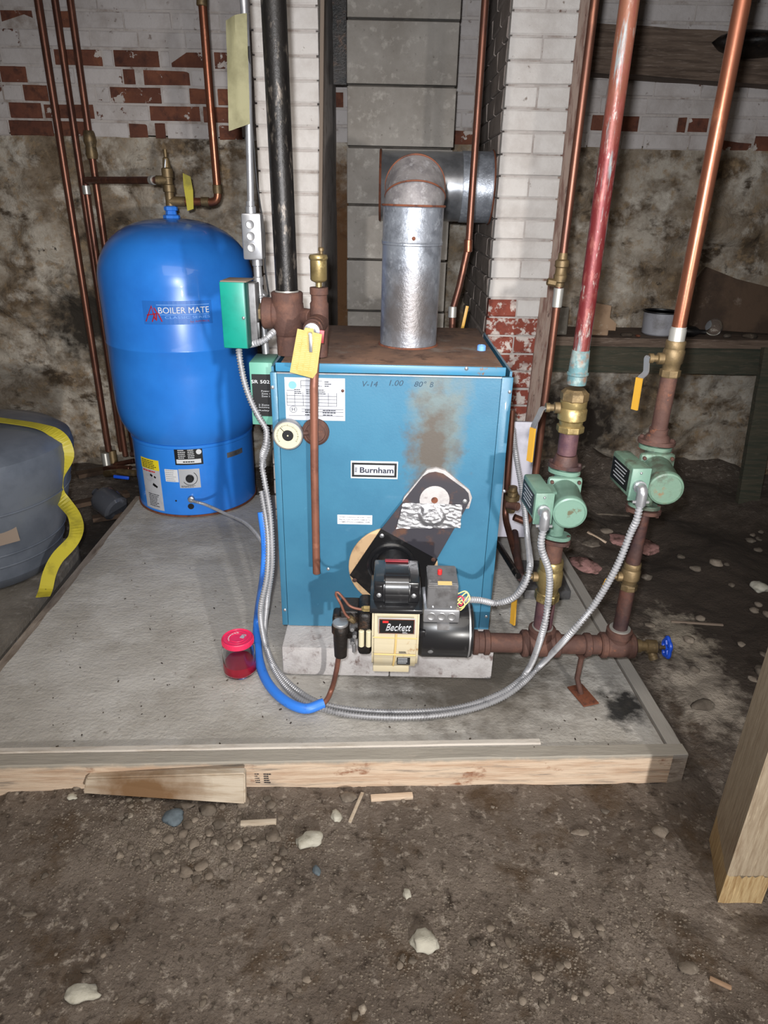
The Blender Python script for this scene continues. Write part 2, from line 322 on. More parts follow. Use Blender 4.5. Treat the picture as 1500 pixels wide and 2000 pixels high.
def plate(name, pix, Y, th, m, parent=None, label=None, bev=0):
    """a flat piece standing in the plane y = Y, outline given by where it is seen; th = real thickness towards the back"""
    bm = add_prism(bmesh.new(), [PY(x, y, Y) for x, y in pix], (0, th, 0))
    if bev: bmesh.ops.bevel(bm, geom=list(bm.edges), offset=bev, segments=2, affect='EDGES')
    return make(name, bm, m, parent, bev > 0, label)
def rect(x0, y0, x1, y1): return [(x0, y0), (x1, y0), (x1, y1), (x0, y1)]
def rplate(name, x0, y0, x1, y1, Y, th, m, parent=None, label=None, bev=0):
    """upright rectangle, level in the world, covering that part of the view"""
    a, b = PY((x0+x1)/2, y0, Y), PY((x0+x1)/2, y1, Y); wd = msz(x1-x0, (a+b)/2); c = (a+b)/2
    return box(name, (c.x, Y+th/2, c.z), (wd, th, a.z-b.z), m, parent, (0, 0, 0), bev, 2, label)
def print_bars(name, c, wd, ht, n, m, parent, th=.0006, cols=1, fill=.8, seed=1):
    """rows of small unreadable print as thin raised ink bars on an upright label centred at c (front face y = c.y)"""
    rnd = random.Random(seed); bm = bmesh.new(); rh = ht/n
    for i in range(n):
        z = c[2]+ht/2-(i+.5)*rh
        for k in range(cols):
            x = c[0]-wd/2+wd*k/cols; xe = x+wd/cols*rnd.uniform(fill-.25, fill)
            while x < xe:
                l = min(rnd.uniform(.06, .16)*wd/cols**.5, xe-x)
                add_box(bm, (x+l/2, c[1]-th/2, z), (l*.86, th, rh*.42)); x += l
    return make(name, bm, m, parent)
def text(name, s, c, wd, ht, m, parent, shear=0, th=.0006, bold=0, curve=None):
    """letters facing -y, fitted to width wd and height ht, centred at c; curve=(cx,cy,R) wraps them round an upright cylinder"""
    cu = bpy.data.curves.new(name, 'FONT'); cu.body = s; cu.size = 1; cu.shear = shear; cu.offset = bold; cu.resolution_u = 3
    t = bpy.data.objects.new(name, cu); link(t); dg = bpy.context.evaluated_depsgraph_get()
    me = bpy.data.meshes.new_from_object(t.evaluated_get(dg)); bpy.data.objects.remove(t)
    bm = bmesh.new(); bm.from_mesh(me); bpy.data.meshes.remove(me)
    xs = [v.co.x for v in bm.verts]; ys = [v.co.y for v in bm.verts]; x0, x1, y0, y1 = min(xs), max(xs), min(ys), max(ys)
    geom = bmesh.ops.extrude_face_region(bm, geom=list(bm.faces)); nv = [g for g in geom['geom'] if isinstance(g, bmesh.types.BMVert)]
    for v in nv: v.co.z += 1
    for v in bm.verts:
        x = (v.co.x-(x0+x1)/2)/(x1-x0)*wd; z = (v.co.y-(y0+y1)/2)/(y1-y0)*ht; d = v.co.z*th
        if curve:
            cx, cy, R, a0 = curve; a = a0+x/R; v.co = V((cx+(R+d)*math.sin(a), cy-(R+d)*math.cos(a), c[2]+z))
        else: v.co = V((c[0]+x, c[1]-d, c[2]+z))
    bmesh.ops.recalc_face_normals(bm, faces=bm.faces)
    return make(name, bm, m, parent)
def rock_mesh(name, m, seed, flat=.6, sub=2, rough=.35):
    bm = bmesh.new(); bmesh.ops.create_icosphere(bm, subdivisions=sub, radius=1)
    for v in bm.verts:
        n = noise.noise(v.co*1.1+V((seed*7.1, 0, 0))); n2 = noise.noise(v.co*2.7+V((0, seed*3.3, 0)))
        v.co *= 1+rough*n+rough*.5*n2; v.co.z *= flat
    me = bpy.data.meshes.new(name); bm.to_mesh(me); bm.free(); me.materials.append(MATS[m])
    me.polygons.foreach_set('use_smooth', [True]*len(me.polygons)); return me
def place(name, me, loc, sc, rot, label, cat, group=None, parent=None):
    o = bpy.data.objects.new(name, me); link(o); o.location = loc; o.scale = sc if isinstance(sc, tuple) else (sc,)*3; o.rotation_euler = rot
    if parent: o.parent = parent
    else: tag(o, label, cat, group)
    return o
def screw(P, r=.004, m='steel', parent=None, ax=(0, -1, 0)):
    return lathe('screw', [(r, 0), (r, .001), (r*.6, .0025), (0.0002, .003)], P, m, parent, ax, 10)

# ================================================================== STRUCTURE
YW = 3.5; CE = 2.25
def h(x, y):
    p = V((x, y, 0)); e = noise.noise(p*1.3)*.012 + noise.noise(p*4+V((3, 0, 0)))*.007 + noise.noise(p*13)*.0035 + noise.noise(p*31)*.0022
    e += .022*math.exp(-((x+.75)/.55)**2-((y-1.18)/.16)**2)
    if x > .55: e += max(0, y-1.9)*.05*min(1, (x-.55)*3)*(1+1.6*noise.noise(p*3.2)) + abs(noise.noise(p*7))*.02
    if x < -.9: e += abs(noise.noise(p*6))*.015 - .012
    return e
def axis_steps(lo, a, b, hi, fine, coarse):
    out = [lo]
    while out[-1] < hi: out.append(min(hi, out[-1]+(fine if a <= out[-1] < b else coarse)))
    return out
bm = bmesh.new(); xs = axis_steps(-2.7, -1.5, 1.7, 2.7, .011, .1); ys = axis_steps(-3.6, .55, 3.4, 3.52, .011, .1)
g = [[bm.verts.new((x, y, h(x, y)-(.03 if (-1.0 < x < .62 and 1.3 < y < 2.8) else 0))) for y in ys] for x in xs]
for i in range(len(xs)-1):
    for j in range(len(ys)-1): bm.faces.new((g[i][j], g[i+1][j], g[i+1][j+1], g[i][j+1]))
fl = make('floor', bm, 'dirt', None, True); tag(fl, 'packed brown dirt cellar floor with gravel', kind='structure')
fl['kind'] = 'structure'

# ---- back wall: rubble stone below, whitewashed brick courses above
def surf(name, X0, X1, Z0, Z1, st, m, amp, parent=None, Y=YW):
    bm = bmesh.new(); nx = int((X1-X0)/st); nz_ = int((Z1-Z0)/st); g = []
    for i in range(nx+1):
        row = []
        for k in range(nz_+1):
            x = X0+(X1-X0)*i/nx; z = Z0+(Z1-Z0)*k/nz_; p = V((x*1.0, z*1.35, 4.2))
            c = noise.voronoi(p*3.1)[0]; e = min(.5, c[1]-c[0])            # rounded fieldstones with sunk joints
            d = amp*(.55*min(1, e*3.2) + .7*noise.noise(p*2.2) + .35*noise.noise(p*7) + .22*noise.noise(p*19))
            f = min(1, (Z1-z)/.12); row.append(bm.verts.new((x, Y-max(0.0, d*f), z)))
        g.append(row)
    for i in range(nx):
        for k in range(nz_): bm.faces.new((g[i][k], g[i+1][k], g[i+1][k+1], g[i][k+1]))
    return make(name, bm, m, parent, True)
wall = surf('wall_back', -2.7, 2.7, -.1, 1.58, .016, 'cellar_stone', .055)
tag(wall, 'back cellar wall of parged fieldstone below flaking whitewashed brick', kind='structure')
box('brick_backing', (0, YW+.04, (1.575+CE)/2), (5.4, .08, CE-1.575), 'whitewash_mortar', wall)['kind'] = 'structure'
BR = []
for k in range(6):
    bm = bmesh.new(); add_box(bm, (0, 0, 0), (1, .05, .0615), (0, 0, 0), .004, 1)
    rr = random.Random(k)
    for v in bm.verts: v.co += V((rr.uniform(-.006, .006), rr.uniform(-.0016, .0016), rr.uniform(-.0014, .0014)))
    BR.append(bm)
def brick_pool(m):
    out = []
    for bm in BR:
        me = bpy.data.meshes.new('brick'); bm.to_mesh(me); me.materials.append(MATS[m]); out.append(me)
    return out
POOL = {m: brick_pool(m) for m in ('painted_brick', 'bare_brick', 'pier_brick', 'pier_bare_brick', 'grimy_brick')}
def brick(parent, kind, c, ln, face='y', rnd=random):
    o = bpy.data.objects.new('brick', rnd.choice(POOL[kind])); link(o); o.parent = parent
    o.scale = (ln, 1, 1); o.location = V(c)-wpos(parent) + V((0, rnd.uniform(-.0022, .0018), 0)) if face == 'y' else V(c)-wpos(parent)+V((rnd.uniform(-.002, .002), 0, 0))
    o.rotation_euler = (0, rnd.uniform(-.006, .006), 0) if face == 'y' else (0, 0, math.pi/2)
    return o
bareL = [(0, 15, 65, 45), (105, 95, 200, 125), (222, 97, 312, 132), (333, 105, 412, 137), (418, 110, 470, 137), (0, 128, 53, 158), (240, 135, 265, 165), (280, 137, 372, 170),
         (45, 165, 95, 195), (215, 170, 316, 203), (370, 178, 418, 212), (425, 182, 470, 212), (18, 198, 83, 232), (85, 198, 185, 232), (292, 208, 392, 240), (397, 218, 470, 248),
         (18, 235, 105, 265), (115, 235, 170, 265), (252, 243, 290, 272), (303, 245, 325, 275), (428, 255, 475, 280), (110, 20, 145, 45)]
bareR = [(1155, 218, 1250, 246), (1323, 222, 1342, 252), (1344, 225, 1385, 255), (1405, 265, 1470, 290), (1472, 265, 1520, 290), (1195, 285, 1272, 315), (1276, 292, 1370, 320), (1462, 300, 1500, 322), (1195, 252, 1212, 283)]
PITCHZ = .0685; z0 = PY(260, 186, YW).z
def brick_courses(X0, X1, zmin, bare, tilt):
    rows = {}
    for a, b, c, d in bare:
        A, B = PY(a, (b+d)/2, YW), PY(c, (b+d)/2, YW); zc = (A.z+B.z)/2 - tilt*((A.x+B.x)/2-X0)
        rows.setdefault(round((zc-z0)/PITCHZ), []).append((A.x, B.x))
    k = -8
    while True:
        zc = z0+k*PITCHZ; k += 1
        if zc < zmin: continue
        if zc > CE-.03: break
        seg = sorted(rows.get(round((zc-z0)/PITCHZ), [])); x = X0 - random.uniform(0, .1)
        def fill(xe):
            nonlocal x
            while x < xe-.02:
                l = min(.205 if random.random() > .18 else .1, xe-x)
                if l < .03: x = xe; break
                if xe-x-l < .04: l = xe-x
                brick(wall, 'painted_brick', (x+l/2, YW+.021, zc+tilt*(x-X0)), l-.006); x += l
        for a, b in seg:
            if a < x-.03: a = x
            fill(a); brick(wall, 'bare_brick', ((a+b)/2, YW+.0225, zc+tilt*((a+b)/2-X0)), max(.03, b-a-.006)); x = b+.004
        fill(X1)
brick_courses(-1.9, -.47, 1.575, bareL, 0)
brick_courses(.60, 1.95, 1.53, bareR, 0)
brick_courses(-.245, -.165, 1.58, [(625, 90, 672, 330)], 0)
brick_courses(.232, .36, 1.58, [(880, 190, 930, 330)], 0)
# other walls, ceiling
for nm, c, s in (('wall_left', (-2.7, 0, 1.1), (.1, 7.3, 2.4)), ('wall_right', (2.7, 0, 1.1), (.1, 7.3, 2.4)), ('wall_front', (0, -3.6, 1.1), (5.4, .1, 2.4))):
    tag(box(nm, c, s, 'grey_concrete'), kind='structure')
tag(box('ceiling', (0, -.03, CE+.05), (5.4, 7.2, .1), 'ceiling_wood'), kind='structure')

# ---- brick piers and the block chimney between them
def pier(name, label, X0, X1, side, zb, pool_bare):
    root = box(name, ((X0+X1)/2, 3.06, CE/2), (X1-X0-.02, .88-.009, CE), 'whitewash_mortar' if side else 'whitewash_mortar')
    tag(root, label, kind='structure')
    k = 0; z = .034
    while z < CE-.02:
        kind = lambda fx: ('pier_bare_brick' if (zb and z < zb and random.random() < .93 and fx > .5) or (zb and z < zb+.09 and random.random() < .35) else 'pier_brick')
        W = X1-X0; yf = 2.62+.025
        if k % 2: brick(root, kind(1), ((X0+X1)/2, yf, z), W-.004)
        else:
            for s_ in (-1, 1): brick(root, kind(1 if s_ > 0 else .9), ((X0+X1)/2+s_*W/4, yf, z), W/2-.006)
        if side:
            xf = X0+.025 if side < 0 else X1-.025; y = 2.673; first = .1 if k % 2 else .2
            while y < 3.48:
                l = min(first, 3.5-y); first = .205
                brick(root, 'grimy_brick', (xf, y+l/2, z), l-.008, 'x'); y += l
        z += .0675; k += 1
    return root
pier('brick_pier', 'white painted brick pier to the right of the stove pipe', .368, .585, -1, .93, True)
pier('brick_pier', 'white painted brick pier behind the black iron pipe', -.462, -.242, 0, 0, False)
ch = tag(box('block_chimney', (.03, 3.24, CE/2), (.398, .5, CE), 'mortar_dark'), 'grey concrete block chimney between the two white brick piers', kind='structure')
rows = [-30, 38, 165, 284, 400, 512, 612, 700]
zz = [PY(780, y, 2.95).z for y in rows]; zc = CE
bm = bmesh.new(); add_box(bm, (0, 0, 0), (.406, .5, 1), (0, 0, 0), .004, 2); cm = bpy.data.meshes.new('block'); bm.to_mesh(cm); bm.free(); cm.materials.append(MATS['cmu'])
ztop = zz[1]; lv = [CE, ztop]; 
while lv[-1] > .1: lv.append(lv[-1]-.2025)
lv[-1] = 0
for a, b in zip(lv, lv[1:]):
    o = bpy.data.objects.new('block', cm); link(o); o.parent = ch; o.scale = (1, 1, a-b-.009); o.location = V((.03+random.uniform(-.002, .002), 3.2, (a+b)/2))-wpos(ch)

# ---- wooden members on the back wall
def strip(name, a, b, wd, dp, m, label, cat, depthdir=(0, 1, 0)):
    """board running from a to b (front face centre line), width wd across, depth dp backwards"""
    a, b = V(a), V(b); ax = (b-a).normalized(); d = V(depthdir); s = ax.cross(d).normalized(); d = s.cross(ax).normalized()
    bm = bmesh.new(); n = 10; rings = []
    for i in range(n+1):
        p = a.lerp(b, i/n); j = lambda: random.uniform(-1, 1)*wd*.02
        rings.append([bm.verts.new(p+s*(x*wd/2+j())+d*(y*dp)) for x, y in ((-1, 0), (1, 0), (1, 1), (-1, 1))])
    for r0, r1 in zip(rings, rings[1:]):
        for k in range(4): bm.faces.new((r0[k], r0[(k+1) % 4], r1[(k+1) % 4], r1[k]))
    bm.faces.new(rings[0]); bm.faces.new(list(reversed(rings[-1])))
    bmesh.ops.recalc_face_normals(bm, faces=bm.faces)
    return tag(make(name, bm, m), label, cat)
A = PY(1148, 94, 3.38); B = PY(1500, 112, 3.38)
strip('wooden_beam', (A.x-.03, 3.36, A.z), (B.x+.5, 3.36, B.z-.03), .17, .15, 'old_wood', 'old dark timber beam set into the upper right wall', 'beam')
strip('wooden_upright', PY(1152, -60, 2.66), PY(1037, 865, 2.60), .062, .04, 'upright_wood', 'reddish brown upright board beside the white brick pier', 'board')
strip('wooden_strip', PY(630, -60, 2.60), PY(624, 560, 2.60), .012, .02, 'dust_beige', 'thin dusty batten along the edge of the left white pier', 'batten')
strip('recess_plank', PY(662, -60, 3.0), PY(664, 165, 3.0), .05, .02, 'oily_black', 'blackened plank in the gap left of the block chimney', 'board')
sh = thing('wooden_shelf', 'old wooden shelf ledge along the stone wall on the right', 'shelf', (1.2, 3.3, .7))
A = PY(1140, 665, 3.2); B = PY(1520, 672, 3.2)
def shelf_z(x): return A.z+.018+(x-A.x)*((B.z-A.z)/(B.x-A.x))
def reparent(o, p): o.parent = p; o.location = o.location - wpos(p); [o.pop(k) for k in ('label', 'category') if k in o]; return o
XL, XR = .64, 2.3
reparent(strip('shelf_board', (XL, 3.185, shelf_z(XL)-.02), (XR, 3.185, shelf_z(XR)-.02), .04, .29, 'old_wood', 'x', 'x'), sh)
reparent(strip('shelf_beam', (XL, 3.21, shelf_z(XL)-.105), (XR, 3.21, shelf_z(XR)-.105), .125, .20, 'mossy_wood', 'x', 'x'), sh)

# ================================================================== CONCRETE PAD
pad = thing('concrete_pad', 'grey concrete equipment pad with a wooden form board along its front', 'pad', (-.1, 1.9, 0))
fl0 = PZ(-150, 1499, SL); fr = PZ(1345, 1474, SL); br = fr + (PZ(1072, 1030, SL)-fr)*1.22; bl0 = PZ(0, 1312, SL); bl1 = PZ(283, 960, SL)
ld = (bl1-bl0); bl = bl1+ld*.3; flc = bl0-ld*.42
def inset(a, b, d):  # point at a + towards interior
    return a
fdir = (fr-fl0).normalized(); nb = V((-fdir.y, fdir.x, 0))             # front board direction, inward normal
def front_at(x): return fl0 + fdir*((x-fl0.x)/fdir.x)
fl1 = front_at(flc.x-.05)
# front board (2x4 on edge), batten, right board, slab, left board
rdir = (br-fr).normalized(); nr = V((-rdir.y, rdir.x, 0))
def quadbox(name, a, b, n, th, z0_, z1_, m, jit=.0015, seg=30):
    a, b, n = V(a), V(b), V(n); bm = bmesh.new(); R = []
    for i in range(seg+1):
        p = a.lerp(b, i/seg); j = noise.noise(p*9)*jit*2
        R.append([bm.verts.new(V((p.x, p.y, 0))+n*q+V((0, 0, z))) for q, z in ((j, z0_+noise.noise(p*14)*jit*3), (j*.5, z1_-.003), (.003, z1_+j), (th, z1_), (th, z0_))])
    for r0, r1 in zip(R, R[1:]):
        for k in range(5): bm.faces.new((r0[k], r0[(k+1) % 5], r1[(k+1) % 5], r1[k]))
    bm.faces.new(R[0]); bm.faces.new(list(reversed(R[-1]))); bmesh.ops.recalc_face_normals(bm, faces=bm.faces)
    return make(name, bm, m, pad)
quadbox('front_board', fl1, fr, nb, .038, .002, SL, 'form_board')
quadbox('side_board', fr+rdir*.0, br, nr, .038, -.02, SL-.0005, 'form_board_dirty')
bt = quadbox('batten', front_at(flc.x)+nb*.040, front_at(PZ(1060, 1460, SL).x)+nb*.044, nb, .016, SL-.01, SL+.003, 'batten', .0008)
# slab top with hand-trowelled surface
bm = bmesh.new(); NX, NY = 150, 150; c0 = [front_at(flc.x)+nb*.038, fr+nb*.038+nr*.038*0-V((.045, 0, 0)), br-V((.045, 0, 0)), V((bl.x, br.y, SL))]
c0[3] = bl0 + ld*((br.y-bl0.y)/ld.y); c0[0] = front_at(c0[3].x - 0)+nb*.038
t0 = (c0[0].y-bl0.y)/ld.y; cx_ = bl0.x+ld.x*t0; c0[0] = front_at(cx_)+nb*.038
G = []
for i in range(NX+1):
    row = []
    for j in range(NY+1):
        u_, v_ = i/NX, j/NY; p = (c0[0]*(1-u_)+c0[1]*u_)*(1-v_)+(c0[3]*(1-u_)+c0[2]*u_)*v_
        e = .0014*noise.noise(V((p.x*3, p.y*6, 0)))+.0007*noise.noise(V((p.x*9, p.y*15, 2)))
        e = e*min(1, v_*25, 1)
        if i == 0: p = p+V((-.008*noise.noise(p*9), 0, 0)); 
        row.append(bm.verts.new((p.x, p.y, SL-.0036+e)))
    G.append(row)
for i in range(NX):
    for j in range(NY): bm.faces.new((G[i][j], G[i+1][j], G[i+1][j+1], G[i][j+1]))
def skirt(vs):
    lo = [bm.verts.new((v.co.x, v.co.y, -.03)) for v in vs]
    for k in range(len(vs)-1): bm.faces.new((vs[k], lo[k], lo[k+1], vs[k+1]))
skirt([G[0][j] for j in range(NY, -1, -1)]); skirt([G[i][0] for i in range(NX+1)]); skirt([G[NX][j] for j in range(NY+1)]); skirt([G[i][NY] for i in range(NX, -1, -1)])
make('slab', bm, 'concrete', pad, True)
n2 = V((-ld.y, ld.x, 0)).normalized()
a_ = c0[0]+n2*.012; b_ = c0[3]+n2*.012
quadbox('left_board', a_, b_, n2, .03, -.02, SL-.022, 'form_board_dirty', .002)
# stamp on the front board
stp = thing_c = PZ(515, 1500, SL); 
yb = front_at(stp.x).y-.0012
ps = PY(515, 1520, yb); 
st_ = print_bars('lumber_stamp', (ps.x, yb, ps.z), .055, .034, 5, 'ink', pad, .0006, 2, .7, 5)
# ledge under the grey tank
lz = .10
e0 = PZ(0, 1262, lz); e1 = PZ(150, 1075, lz); ed = (e1-e0); 
pts = [e0-ld*.4, e0, e0+ed*.35+V((.006, 0, 0)), e1, e1+V((-.04, .10, 0)), V((-2.6, e1.y+.25, lz)), V((-2.6, (e0-ld*.4).y, lz))]
bm = add_prism(bmesh.new(), pts, (0, 0, -.14)); bmesh.ops.bevel(bm, geom=list(bm.edges), offset=.008, segments=2, affect='EDGES')
tag(make('concrete_ledge', bm, 'grey_concrete', None, True), 'low rough concrete ledge at the far left under the dark grey tank', 'ledge')
# ================================================================== BOILER
YB = 1.68; BZ = .19; BT = .966
bxl = PY(526, 712, YB).x; bxr = PY(1006, 712, YB).x; bxc = (bxl+bxr)/2; BW = bxr-bxl; BYB = 2.24
# concrete blocks it stands on
blk = thing('concrete_block', 'whitish solid concrete block under the left half of the blue boiler', 'block', (-.12, 1.8, SL))
xb0 = PY(552, 1300, 1.576).x; xb1 = PY(962, 1300, 1.576).x; xm = xb0+(xb1-xb0)*.51
def block(root, x0, x1): return make('block_body', bmesh.ops and add_box(bmesh.new(), ((x0+x1)/2, 1.9, (SL+BZ)/2), (x1-x0, .648, BZ-SL-.0006), (0, 0, 0), .004, 2), 'white_block', root, True)
block(blk, xb0, xm-.001)
blk2 = thing('concrete_block', 'whitish solid concrete block under the right half of the blue boiler', 'block', (.12, 1.8, SL)); block(blk2, xm+.001, xb1)

bo = thing('boiler', 'blue sheet metal heating boiler with a rusty top, standing on white blocks', 'boiler', (bxc, 1.95, BZ))
box('casing', (bxc, (YB+.012+BYB)/2, (BZ+BT)/2+.0), (BW-.05, BYB-YB-.012, BT-BZ-.012), 'boiler_blue', bo, (0, 0, 0), .004)
box('top_panel', (bxc, (YB+BYB)/2+.004, BT-.004), (BW-.056, BYB-YB-.004, .008), 'rusty_top', bo, (0, 0, 0), .002)
box('top_flange', (bxc-.003, YB+.003, BT-.012), (BW-.035, .006, .022), 'boiler_trim', bo, (0, 0, 0), .002)
# front panel with a slightly uneven lower edge, side flanges
zt = BT-.0255; zb = BZ-.0
lx, rx = bxl+.018, bxr-.030
bm = bmesh.new(); poly = [(lx, zt), (rx, zt)] + [(rx+(lx-rx)*k/14, BZ+.003+.004*noise.noise(V((k*.7, 0, 0)))) for k in range(15)]
add_prism(bm, [(x, YB, z) for x, z in poly], (0, .012, 0)); make('front_panel', bm, 'boiler_blue', bo)
box('panel_lip', ((lx+rx)/2, YB-.001, zt), (rx-lx, .008, .003), 'steel', bo)
for nm, x0, x1 in (('side_flange', bxl, bxl+.0165), ('side_flange', bxr-.0285, bxr)):
    box(nm, ((x0+x1)/2, YB+.0075, (BZ+BT-.02)/2-.002), (x1-x0, .011, BT-BZ-.028), 'boiler_blue', bo, (0, 0, 0), .0015)
box('side_panel', (bxr-.004, (YB+BYB)/2+.01, (BZ+BT)/2), (.006, BYB-YB-.02, BT-BZ-.03), 'boiler_blue', bo)
box('side_panel', (bxl+.004, (YB+BYB)/2+.01, (BZ+BT)/2), (.006, BYB-YB-.02, BT-BZ-.03), 'boiler_blue', bo)
for x, y in ((532, 757), (911, 720), (641, 1111), (996, 766), (556, 1192), (950, 1205), (716, 1204), (985, 960)):
    P = PY(x, y, YB-.0); screw((P.x, YB-.0006 if x not in (532, 996, 556, 950, 985) else YB+.002, P.z), .0048, 'bright_steel', bo)
# specification plate
def lab(name, x0, y0, x1, y1, Y, m, parent, th=.001, bev=0, label=None): return rplate(name, x0, y0, x1, y1, Y-th, th, m, parent, label, bev)
sp = lab('rating_plate', 557, 738, 674, 821, YB-.0002, 'white_paper', bo, label='white printed rating plate')
c = sp.location+bo.location; Yp = YB-.0013
w_, h_ = .143, .098
def ln(x0, z0_, x1, z1_, t=.0009):
    add_box(lm, ((x0+x1)/2, Yp, (z0_+z1_)/2), (max(t, abs(x1-x0)), .0006, max(t, abs(z1_-z0_))))
W2, H2 = msz(117, c)/2, msz(83, c)/2
lm = bmesh.new(); X = lambda f: c.x-W2+2*W2*f; Z = lambda f: c.z+H2-2*H2*f
for f in (.06, .18): ln(X(.27), Z(f), X(.62), Z(f))
for f in (.42, .5, .58, .66): ln(X(.03), Z(f), X(.86), Z(f))
for f in (.03, .16, .30, .56, .72, .86): ln(X(f), Z(.34), X(f), Z(.66))
ln(X(.27), Z(.06), X(.27), Z(.24)); ln(X(.03), Z(.30), X(.16), Z(.30)); ln(X(.27), Z(.74), X(.97), Z(.74)); ln(X(.27), Z(.80), X(.97), Z(.80)); ln(X(.05), Z(.9), X(.97), Z(.9))
make('table_lines', lm, 'ink', sp)
print_bars('printed_text', (X(.45), Yp+.0003, Z(.32)), .09, .014, 3, 'ink', sp, .0005, 3, .7, 3)
print_bars('printed_text', (X(.62), Yp+.0003, Z(.82)), .09, .018, 3, 'ink', sp, .0005, 2, .8, 4)
print_bars('printed_text', (X(.66), Yp+.0003, Z(.13)), .06, .016, 3, 'ink', sp, .0005, 2, .6, 8)
lathe('round_mark', [(.010, 0), (.010, .0004)], (X(.13), Yp+.0002, Z(.17)), 'light_blue', sp, (0, -1, 0), 20)
mk = bmesh.new(); 
for k in range(24):
    a = 2*math.pi*k/24; add_box(mk, (X(.13)+.0085*math.cos(a), Yp, Z(.75)+.0085*math.sin(a)), (.0024, .0005, .0009), (0, -a-math.pi/2, 0))
make('stamp_ring', mk, 'ink', sp)
text('stamp_letter', 'H', (X(.13), Yp+.0003, Z(.75)), .008, .009, 'ink', sp)
screw((X(.96), YB-.0012, Z(.28)), .004, 'dark_rust', sp)
# badge
bd = lab('name_badge', 685, 901, 777, 935, YB, 'white', bo, .0018, .0006, 'white and black maker badge')
c = bd.location+bo.location; bw, bh = msz(92, c), msz(34, c)
box('badge_border', (c.x, YB-.0019, c.z), (bw-.006, .0006, bh-.006), 'black', bd)
box('badge_field', (c.x, YB-.0024, c.z), (bw-.018, .0006, bh-.017), 'silver_label', bd)
text('badge_lettering', 'Burnham', (c.x+.0065, YB-.0027, c.z), bw-.036, .0155, 'navy', bd, 0, .0006, .012)
print_bars('badge_mark', (c.x-bw/2+.014, YB-.0027, c.z), .006, .014, 3, 'navy', bd, .0006, 1, 1, 2)
# small notice
nt_ = lab('notice_sticker', 659, 1006, 727, 1024, YB, 'white', bo, .0006, 0, 'small white notice sticker')
c = nt_.location+bo.location; nw = msz(64, c)
for k, t in enumerate(('WHEN CLEANING BOILER, TAKE', 'PRECAUTION TO AVOID DAMAGE TO', 'COMBUSTION CHAMBER LINER.')):
    text('notice_text', t, (c.x, YB-.0006, c.z+.0072-.0072*k), nw-.004, .0034, 'ink', nt_, 0, .0004, .004)
# handwriting
for t, x, y, wpx, hpx in (('V-14', 723, 750, 30, 11), ('1.00', 774, 748, 28, 11), ('80°', 821, 750, 24, 11), ('B', 843, 751, 7, 10)):
    P = PY(x, y, YB); text('handwriting', t, (P.x, YB-.0002, P.z), msz(wpx, P), msz(hpx, P), 'pen_ink', bo, .25, .0005)
# gauge
ga = PY(562, 851, YB-.03); R = msz(30, ga)
g_ = lathe('pressure_gauge', [(R*.5, 0), (R*.9, .004), (R, .010), (R, .028), (R*.95, .031), (R*.9, .0312), (R*.88, .028), (.001, .028)], (ga.x, YB, ga.z), 'steel', bo, (0, -1, 0), 40, label='round dial gauge with a steel rim')
lathe('dial_face', [(R*.88, 0), (R*.88, .001)], (ga.x, YB-.0282, ga.z), 'ivory', g_, (0, -1, 0), 40)
lathe('dial_hub', [(R*.37, 0), (R*.37, .0008)], (ga.x, YB-.0292, ga.z), 'black', g_, (0, -1, 0), 30)
lathe('dial_pin', [(R*.05, 0), (R*.05, .0012)], (ga.x, YB-.030, ga.z), 'ivory', g_, (0, -1, 0), 10)
tk = bmesh.new()
for k in range(33):
    a = math.radians(-35+k*250/32); q = .70 if k < 17 else .66
    add_box(tk, (ga.x-R*q*math.cos(a), YB-.0294, ga.z+R*q*math.sin(a)), (.0045 if k % 4 == 0 else .0026, .0004, .0011), (0, a, 0))
make('dial_ticks', tk, 'ink', g_)
box('pointer', (ga.x-.012, YB-.0296, ga.z+.013), (.018, .0005, .0018), 'black', g_, (0, math.radians(48), 0))
tube('capillary_arm', [(ga.x+R*.9, YB-.012, ga.z+.003), (ga.x+.05, YB-.010, ga.z+.003)], .012, 'rust_iron', bo, 12, 0, .5)
pg = PY(616, 845, YB-.01); lathe('threaded_plug', [(msz(27, pg), 0), (msz(27, pg), .008), (msz(22, pg), .014), (msz(20, pg), .014), (msz(19, pg), .010), (.001, .010)], (pg.x, YB, pg.z), 'rust_iron', bo, (0, -1, 0), 30)
# burner mounting: cream ring, black lower plate, diagonal cover plate with foil
rg = PY(768, 1107, YB); Rg = msz(87, rg)
lathe('flange_gasket', [(Rg, 0), (Rg, .004), (Rg-.002, .006), (.001, .006)], (rg.x, YB, rg.z), 'cream_flange', bo, (0, -1, 0), 48)
plate('burner_plate', [(746, 1031), (855, 1093), (836, 1127), (826, 1170), (730, 1168), (683, 1124)], YB-.011, .006, 'black_plate', bo, bev=.001)
lathe('air_tube_collar', [(Rg*.54, 0), (Rg*.54, .006), (Rg*.5, .010), (Rg*.46, .010), (Rg*.44, .004), (.001, .004)], (PY(764, 1098, YB).x, YB-.011, PY(764, 1098, YB).z), 'black_paint', bo, (0, -1, 0), 40)
ip = plate('inspection_plate', [(745, 1033), (791, 975), (826, 931), (838, 924), (851, 922), (866, 926), (908, 956), (915, 964), (917, 978), (911, 991), (853, 1092)], YB-.014, .003, 'brown_plate', bo, label='diagonal scorched cover plate')
o_ = plate('plate_edge', [(789, 972), (834, 918), (852, 914), (870, 919), (917, 958), (922, 972), (916, 993), (908, 994), (786, 980)], YB-.010, .010, 'white_block', bo)
hs = PY(848, 972, YB); lathe('sight_port', [(msz(29, hs), 0), (msz(29, hs), .002), (msz(27, hs), .003), (.001, .003)], (hs.x, YB-.014, hs.z), 'white_block', ip, (0, -1, 0), 32)
